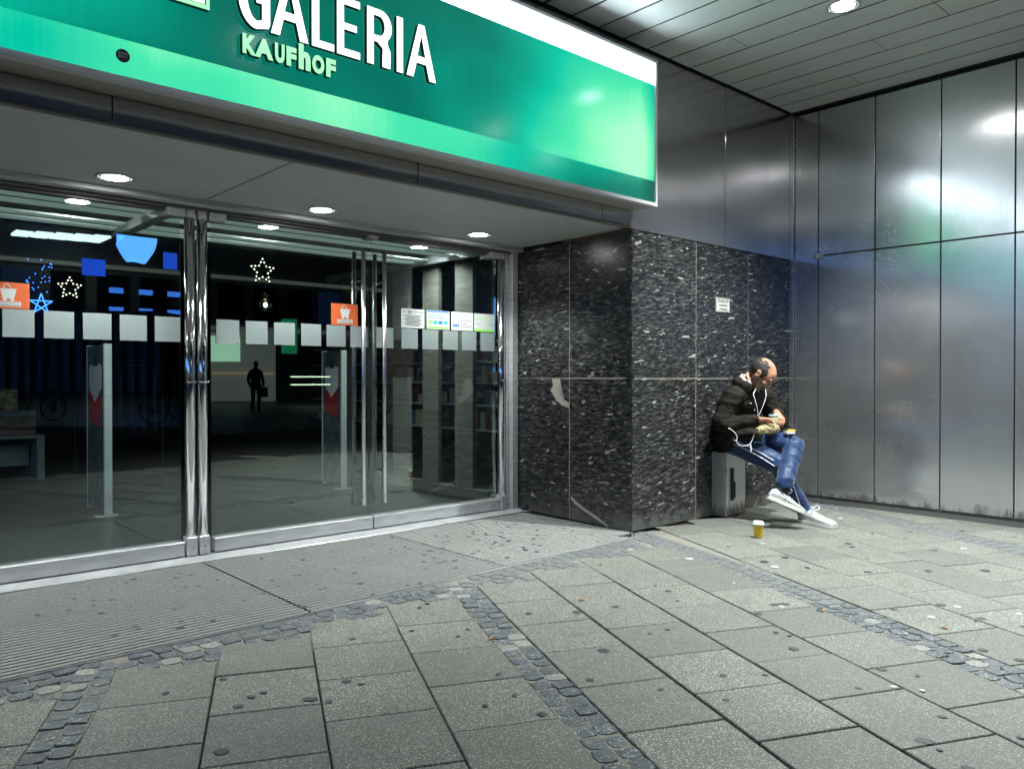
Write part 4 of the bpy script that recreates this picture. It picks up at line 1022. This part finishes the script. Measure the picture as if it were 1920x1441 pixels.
for a, b, c in ((hipR, kneeR, ankR), (hipL, kneeL, ankL)): limb(bm, [V((6.03, 3.76, .64)), a, (a+b)/2, b, (b+c)/2, c], [.07, .062, .055, .040, .036, .03], 12, (0, 1, 0))
hand(bm, wrR+V((.006, -.006, 0)), V((.93, -.25, -.20)), V((.2, -.55, -.75)), -1, [46, 44, 50, 55])
hand(bm, wrL+V((-.004, -.004, 0)), V((-.55, -.55, -.42)), V((-.35, -.1, -.95)), 1, [40, 42, 44, 48])
body = finish(bm, 'body', M_skin, .0042, 2)
body.data.materials.append(M_stub)
HI = HM.inverted()
for f in body.data.polygons:
    q = HI @ (f.center+V(man.location)) if False else HI @ f.center
    if q.length < .2 and q.z < -.03 and q.y > -.02 and not (q.y > .088 and q.z > -.05) and noise.noise(f.center*90) > -.32 and abs(q.x) < .07: f.material_index = 1
# eyes: dark lid slits and brows
bm = bmesh.new()
for s in (-1, 1):
    loft(bm, [HM @ V(p) for p in ((s*.014, .0915, .026), (s*.030, .0915, .032), (s*.048, .080, .028))], [(.0035, .003), (.004, .0035), (.0025, .002)], 8)
fin(bm, 'eyebrows', M_hair, man, True)
bm = bmesh.new()
for s in (-1, 1): loft(bm, [HM @ V(p) for p in ((s*.020, .0905, .003), (s*.031, .0925, .001), (s*.043, .086, .003))], [.0014, .0018, .0012], 6)
fin(bm, 'eyelashes', M_hair, man, True)
# hair: dark sides and back, thin tuft over the front, bare crown
bm = bmesh.new(); skull(bm, Matrix.Identity(4), 1.0)
bmesh.ops.subdivide_edges(bm, edges=bm.edges[:], cuts=3, use_grid_fill=True)
kill = []
for f in bm.faces:
    c = f.calc_center_median(); nz = noise.noise(c*38)*.016+noise.noise(c*110)*.007
    hl = .030 if c.z < .05 else .030-(c.z-.05)*.5
    keep = c.y+nz < hl-.3*max(0, -c.z) and c.z+nz > (-.04 if c.y < -.02 else -.020+(c.y+.02)*.15)
    if c.z > .074 and noise.noise(c*70)*.5+noise.noise(c*150)*.4 < .05-12*max(0, .094-c.z)+ (.8 if -.075 < c.y < -.005 and abs(c.x) < .045 else -.05): keep = False
    if not keep: kill.append(f)
bmesh.ops.delete(bm, geom=kill, context='FACES')
for v in bm.verts:
    d = (v.co-V((0, -.015, .035))).normalized(); k = .0055 if v.co.z < .06 else .0022
    v.co = HM @ (v.co+d*(k*.8+noise.noise(v.co*90)*.003+noise.noise(v.co*300)*.0012))
fin(bm, 'hair', M_hair, man, True)
# jacket
rd = lambda v: (1-abs(noise.noise(v))*2.6)
jf = lambda c: rd(V((c.x*7+c.z*3, c.y*6, c.z*11)))*.0065+rd(V((c.x*15+c.z*7, c.y*13, c.z*25)))*.0035
bm = bmesh.new()
limb(bm, [V((6.02, 3.765, .568)), V((6.02, 3.775, .66)), V((6.015, 3.775, .78)), V((5.995, 3.735, .93)), V((5.985, 3.675, 1.04)), V((5.975, 3.64, 1.11)), V((5.965, 3.62, 1.145))],
     [(.19, .155), (.205, .165), (.195, .155), (.21, .165), (.20, .145), (.135, .11), (.09, .08)], 22, (0, 1, 0))
limb(bm, [V((6.02, 3.70, .70)), V((6.01, 3.60, .70)), V((6.0, 3.52, .70))], [(.17, .10), (.16, .075), (.13, .05)], 14)      # lap skirt of the jacket
for a, b, c in ((shR, elR, wrR), (shL, elL, wrL)):
    i = V((5.985, 3.665, 1.01))
    limb(bm, [i, a, (a+b)/2+V((0, .01, 0)), b, b+(c-b)*.45+V((0, 0, -.004)), c+(c-b)*-.02], [.10, .084, .074, .070, .056, .046], 14, (0, 1, 0))
jacket = finish(bm, 'jacket', M_jack, .0075, 2, jf)
bm = bmesh.new()                                       # hood folded at the nape
ring = [V((5.965+.115*sin(a), 3.615+.095*cos(a), 1.135+.035*cos(a))) for a in [R(x) for x in range(-140, 141, 20)]]
limb(bm, ring, [(.022, .03)]+[(.040, .048)]*(len(ring)-2)+[(.02, .03)], 12)
limb(bm, [V((5.955, 3.70, 1.15)), V((5.955, 3.735, 1.09)), V((5.97, 3.755, 1.02))], [(.09, .035), (.085, .03), (.05, .015)], 12, (0, 1, 0))
finish(bm, 'hood', M_jack, .006, 2, lambda c: noise.noise(c*26)*.005)
# striped hood lining around the neck
M_lin = mat('striped_lining', (.5, .05, .08), .7); n = N(M_lin); wv = n.n('TexWave'); wv.inputs['Scale'].default_value = 11; wv.inputs['Distortion'].default_value = 1
n.l(n.coord((1, 1, 1), 'World', (R(20), 0, R(38))), wv.inputs['Vector']); r_ = n.n('ValToRGB'); r_.color_ramp.interpolation = 'CONSTANT'; e = r_.color_ramp.elements
e[0].position = 0; e[0].color = (.35, .02, .05, 1); e[1].position = .38; e[1].color = (.65, .75, .72, 1); x_ = e.new(.6); x_.color = (.18, .55, .52, 1); x_ = e.new(.8); x_.color = (.6, .62, .6, 1)
n.l(wv.outputs['Fac'], r_.inputs[0]); n.base(r_.outputs[0])
bm = bmesh.new()
ring = [V((5.955+.088*sin(a), 3.588+.078*cos(a), 1.158+.042*cos(a))) for a in [R(x) for x in range(-125, 126, 16)]]
limb(bm, ring, [(.010, .02)]+[(.017, .030)]*(len(ring)-2)+[(.010, .02)], 10)
finish(bm, 'scarf_lining', M_lin, .005, 1)
for i, p in enumerate(((5.835, 3.52, .985), (5.86, 3.50, .93))): 
    bm = bmesh.new(); ell(bm, p, (.006, .006, .006), None, 8, 6); fin(bm, 'snap_button', M_rail, man, True)
# trousers
tf = lambda c: rd(V((c.x*8+c.z*6, c.y*6, c.z*5-c.x*6)))*.0065+rd(V((c.x*16+c.z*9, c.y*14, c.z*12)))*.0022
bm = bmesh.new()
limb(bm, [V((6.03, 3.80, .62)), V((6.03, 3.74, .655)), V((6.03, 3.66, .66))], [(.16, .07), (.165, .085), (.13, .07)], 16)
limb(bm, [hipR, hipR+(kneeR-hipR)*.4, kneeR+V((0, .03, .0)), kneeR+V((.015, -.012, -.03)), kneeR+(ankR-kneeR)*.5, ankR+V((0, .004, .03)), ankR+V((.004, .0, -.03))], [.10, .094, .082, .08, .066, .060, .066], 16, (0, 1, 0.2))
bm2 = bm
limb(bm, [hipL, hipL+(kneeL-hipL)*.4, kneeL+V((0, .03, .006)), kneeL+V((-.01, -.014, -.02)), kneeL+(ankL-kneeL)*.5, ankL+V((.012, .0, .085)), ankL+V((.006, .0, .035))], [.10, .092, .080, .079, .072, .066, .070], 16, (0, 1, 0.2))
trousers = finish(bm, 'trousers', M_trou, .0065, 2, tf)
# white piping lines down the right leg, laid on the cloth
from mathutils.bvhtree import BVHTree
def on_surface(o, pts, toward, lift=.002):
    bpy.context.view_layer.update()
    me = o.data; bv = BVHTree.FromPolygons([v.co.copy() for v in me.vertices], [tuple(p.vertices) for p in me.polygons]); out = []
    for p in pts:
        d = V(toward).normalized(); h = bv.ray_cast(V(p)+d*.35, -d)
        if h[0] is None:
            h = bv.find_nearest(V(p))
        out.append(h[0]+d*lift)
    return out
def piping(pts, toward, r=.0036):
    q = on_surface(trousers, [V(x) for x in spl([tuple(p) for p in pts], 8)], toward)
    tube('piping', q, r, M_stripe, man, 6, 1)
TC = V((-.85, -.5, .12))
piping([hipR+V((-.0, .0, -.012)), hipR+(kneeR-hipR)*.5+V((0, 0, -.018)), kneeR+V((0, .03, -.035))], TC)
piping([hipR+V((-.0, .0, .022)), hipR+(kneeR-hipR)*.5+V((0, 0, .018)), kneeR+V((0, .03, .006))], TC)
piping([kneeR+(ankR-kneeR)*.5+V((.0, -.02, .03)), kneeR+(ankR-kneeR)*.75+V((0, -.01, 0)), ankR+V((0, 0, -.02))], TC)
# shoes
def shoe(heel, toe, up, l, sd):
    ax = (toe-heel); Ln = ax.length; x = ax/Ln; s = x.cross(V(up)).normalized(); z = s.cross(x).normalized()
    Ms = Matrix.Translation(heel) @ Matrix(((x.x, s.x, z.x, 0), (x.y, s.y, z.y, 0), (x.z, s.z, z.z, 0), (0, 0, 0, 1))) @ Matrix.Scale(Ln/.30, 4)
    sec = [(0.0, .024, .045, .045), (.012, .034, .085, .042), (.04, .038, .100, .05), (.08, .038, .100, .055), (.12, .040, .088, .05), (.16, .045, .070, .042), (.20, .049, .058, .036), (.24, .047, .050, .032), (.27, .038, .042, .028), (.295, .018, .030, .022)]
    bm = bmesh.new(); rings = []
    for (u, w, hh, _) in sec:
        rg = []
        for k in range(16):
            a = 2*pi*k/16; cy, cz = cos(a), sin(a)
            yy = math.copysign(abs(cy)**.75, cy)*w*(1.0 if cz < .2 else 1-.25*(cz-.2)); zz = .02+(hh-.02)*.5+(hh-.02)*.5*math.copysign(abs(cz)**.8, cz)
            rg.append(bm.verts.new(Ms @ V((u, yy, zz))))
        rings.append(rg)
    for a, b in zip(rings, rings[1:]):
        for k in range(16): bm.faces.new((a[k], a[(k+1) % 16], b[(k+1) % 16], b[k]))
    bm.faces.new(rings[0][::-1]); bm.faces.new(rings[-1])
    up_ = fin(bm, 'shoe', M_shoe, man, True)
    bm = bmesh.new(); out = []
    for (u, w, _, _) in sec: out.append((u, w+.003))
    pts = [Ms @ V((u, w, 0)) for u, w in out]+[Ms @ V((u, -w, 0)) for u, w in out[::-1]]
    poly(bm, pts, Ms.to_3x3() @ V((0, 0, .026))); bmesh.ops.triangulate(bm, faces=[f for f in bm.faces if len(f.verts) > 4]); fin(bm, 'sole', M_sole, up_, loc=None)
    bm = bmesh.new(); loft(bm, [Ms @ V(p) for p in ((.055, 0, .080), (.06, 0, .104), (.058, 0, .112))], [(.036, .030), (.034, .030), (.032, .027)], 14, Ms.to_3x3() @ V((1, 0, 0))); fin(bm, 'collar', M_grip, up_, True)
    for k in range(5):
        u = .105+.02*k; hz = .098-.0085*k
        bm = bmesh.new(); loft(bm, [Ms @ V((u, -.026, hz-.012)), Ms @ V((u+.006, 0, hz+.001)), Ms @ V((u, .026, hz-.012))], [.0035]*3, 6); fin(bm, 'lace', M_stripe, up_, True)
    for s_ in (-1, 1):
        tube('lace', [Ms @ V(p) for p in ((.105, 0, .10), (.112, s_*.025, .125), (.13, s_*.04, .128), (.135, s_*.03, .105), (.108, 0, .10))], .0032, M_stripe, up_, 6, 4)
    # side overlay strips
    for (u0, u1) in ((.10, .13), (.14, .165)):
        bm = bmesh.new(); loft(bm, [Ms @ V((u0, sd*.041, .03)), Ms @ V((u1, sd*.036, .075))], [(.004, .002)]*2, 6); fin(bm, 'side_stripe', M_grip, up_, True)
shoe(V((6.175, 3.265, .001)), V((6.12, 2.925, .001)), (0, 0, 1), 'R', -1)
shoe(V((5.715, 3.30, .235)), V((5.92, 3.085, .105)), (-.12, .35, 1), 'L', 1)
for a in (ankR, ankL):
    bm = bmesh.new(); loft(bm, [a+V((0, 0, .03)), a+V((0, 0, -.045))], [.042, .04], 14, (0, 1, 0)); fin(bm, 'sock', M_ink, man, True)

# ---------------------------------------------------------------- what he holds and wears loosely
er = HM @ V((-.092, -.004, -.016))
ep = empty('earphones', er, 'white earphones hanging from the man\'s ear with a looped cable on his lap', 'earphones')
bm = bmesh.new(); ell(bm, er, (.009, .009, .009), None, 10, 8); loft(bm, [er, er+V((.004, -.012, -.034))], [.004, .003], 8); fin(bm, 'earbud', M_cable, ep, True)
c0 = er+V((.004, -.012, -.034))
tube('cable', [c0, V((5.853, 3.50, 1.08)), V((5.835, 3.485, 1.03)), V((5.85, 3.475, .97)), V((5.868, 3.475, .92)), V((5.875, 3.48, .88))], .0028, M_cable, ep, 6, 6)
tube('cable', [V((5.93, 3.44, 1.10)), V((5.918, 3.43, 1.04)), V((5.90, 3.44, .98)), V((5.888, 3.46, .92)), V((5.88, 3.475, .885))], .0026, M_cable, ep, 6, 6)
tube('cable', [V((5.60, 3.58, .79)), V((5.655, 3.56, .755)), V((5.68, 3.55, .715)), V((5.672, 3.55, .675)), V((5.70, 3.54, .648)), V((5.745, 3.52, .64)), V((5.78, 3.50, .65)), V((5.80, 3.49, .675)), V((5.815, 3.48, .72)), V((5.835, 3.47, .77))], .0028, M_cable, ep, 6, 6)
a_ = [V((5.765+.026*cos(R(x)), 3.475+.012*cos(R(x)), .622+.03*sin(R(x)))) for x in range(0, 361, 30)]
tube('cable', a_, .0028, M_cable, ep, 6, 2)
jr = empty('glass_jar', (5.985, 3.40, .81), 'small clear glass jar with pale teal rim in his hands', 'jar')
bm = bmesh.new(); lathe(bm, [(.034, 0), (.038, .012), (.038, .06), (.034, .068), (.034, .07)], (0, 0, 0), 20); fin(bm, 'glass', mat('jar_content', (.42, .36, .2), .2, coat=.6), jr, True, loc=(0, 0, 0))
bm = bmesh.new(); lathe(bm, [(.037, .066), (.04, .068), (.04, .08), (.036, .082)], (0, 0, 0), 20); fin(bm, 'rim', mat('teal_rim', (.25, .48, .45), .3), jr, True, loc=(0, 0, 0))
bm = bmesh.new(); lathe(bm, [(.013, 0), (.013, .001)], (0, 0, 0), 14, Matrix.Rotation(R(-60), 4, 'Z') @ Matrix.Rotation(pi/2, 4, 'X')); fin(bm, 'label', M_white, jr, loc=(-.030, -.026, .035))
bg_ = empty('paper_bag', (5.90, 3.41, .745), 'crumpled tan paper bag resting on his crossed knee under the jar', 'bag')
bm = bmesh.new(); limb(bm, [V((5.80, 3.44, .765)), V((5.88, 3.41, .775)), V((5.96, 3.38, .78)), V((6.0, 3.36, .775))], [(.02, .03), (.036, .042), (.036, .04), (.02, .025)], 12)
M_bag = mat('tan_paper', (.36, .29, .15), .7); n = N(M_bag); n.nrm(n.bump(n.noise(n.coord((1, 1, 1), 'World'), 60, 4, .7, 1), .8, .01))
finish(bm, 'crumpled_paper', M_bag, .005, 0, lambda c: noise.noise(c*60)*.008, bg_)
pk = empty('cigarette_pack', (6.02, 3.27, .736), 'white pack with yellow lighter lying on his raised knee', 'cigarette pack')
Mk = Matrix.Rotation(R(-30), 4, 'Z')
B('carton', -.045, .03, -.026, .026, .0, .022, M_white, None, .002, Mk).parent = pk; B('lid_edge', .0305, .045, -.026, .026, .0, .022, M_ink, None, .001, Mk).parent = pk
lt = tag(B('lighter', -.035, .035, -.011, .011, -.007, .007, mat('yellow_lighter', (.8, .45, .02), .3), None, .004), 'yellow plastic lighter on top of the pack on his knee', 'lighter'); lt.location = (6.03, 3.265, .766); lt.rotation_euler = (0, 0, R(-40))
# butts and litter by the steel wall
for i, (x, y) in enumerate(((6.9, 3.72), (7.0, 3.35), (6.55, 3.1), (3.9, 1.93), (4.06, 1.41), (3.12, 2.9), (2.35, 2.75))):
    o = B('cigarette_butt', -.018, .018, -.004, .004, 0, .008, mat('butt_%d' % i, (.6, .3, .12) if i > 2 else (.6, .58, .5), .7), None, .002)
    tag(o, ['pale cigarette butt in the corner by the steel wall', 'pale cigarette butt under the first tall steel panel', 'pale cigarette butt right of the man\'s shoe', 'orange cigarette butt in the joint at the lower right', 'orange cigarette butt in the joint near the lower right corner', 'orange cigarette butt beside the second cobble strip', 'orange cigarette butt in the joint left of the cobble strip'][i], 'cigarette butt')
    o.location = (x, y, .001); o.rotation_euler = (0, 0, i*1.1)
bm = bmesh.new()
for k in range(9): poly(bm, [(6.92+random.uniform(-.06, .06), 3.6+random.uniform(-.04, .04), .003+k*.002) for _ in range(3)], (0, 0, .002))
tag(fin(bm, 'leaf_litter', mat('dry_leaf', (.12, .06, .03), .8)), 'crumpled dry leaves in the corner behind the man\'s shoe', 'leaf')

# pedestrian across the street, mirrored dark against the glowing wall
pd = empty('person', (12.0, -16.0, 0), 'dark standing pedestrian with a bag, mirrored small in the middle door', 'person')
M_coat = mat('dark_coat', (.008, .008, .01), .8)
bm = bmesh.new(); O = V((12.0, -16.0, 0))
for sx_ in (-.1, .1): limb(bm, [O+V((sx_, 0, .9)), O+V((sx_*1.1, .03, .5)), O+V((sx_*1.2, -.02, .06)), O+V((sx_*1.2, .08, .03))], [.10, .075, .055, .05], 10, (0, 1, 0))
limb(bm, [O+V((0, 0, .78)), O+V((0, 0, 1.05)), O+V((0, 0, 1.35)), O+V((0, 0, 1.48)), O+V((0, .01, 1.54))], [(.2, .14), (.18, .12), (.21, .13), (.15, .1), (.06, .06)], 14, (0, 1, 0))
for sx_ in (-1, 1): limb(bm, [O+V((sx_*.17, 0, 1.42)), O+V((sx_*.27, -.02, 1.15)), O+V((sx_*.24, .10, .88))], [.07, .055, .045], 8, (0, 1, 0))
ell(bm, O+V((0, .02, 1.66)), (.085, .1, .12), None, 14, 10)
finish(bm, 'body', M_coat, .02, 1, None, pd)
bm = bmesh.new(); box(bm, 12.2, 12.42, -16.08, -15.9, .5, .85, .03); fin(bm, 'bag', M_coat, pd)
for z in (.85, 1.2): tag(B('light_strip', 16.1, 18.0, -21.6, -21.5, z, z+.05, mat('strip_glow', (.8, .9, .6), .5, emit=(.8, 1, .7), es=3)), 'thin greenish light strip across the street, %s of the pair' % ('lower' if z < 1 else 'upper'), 'light strip')
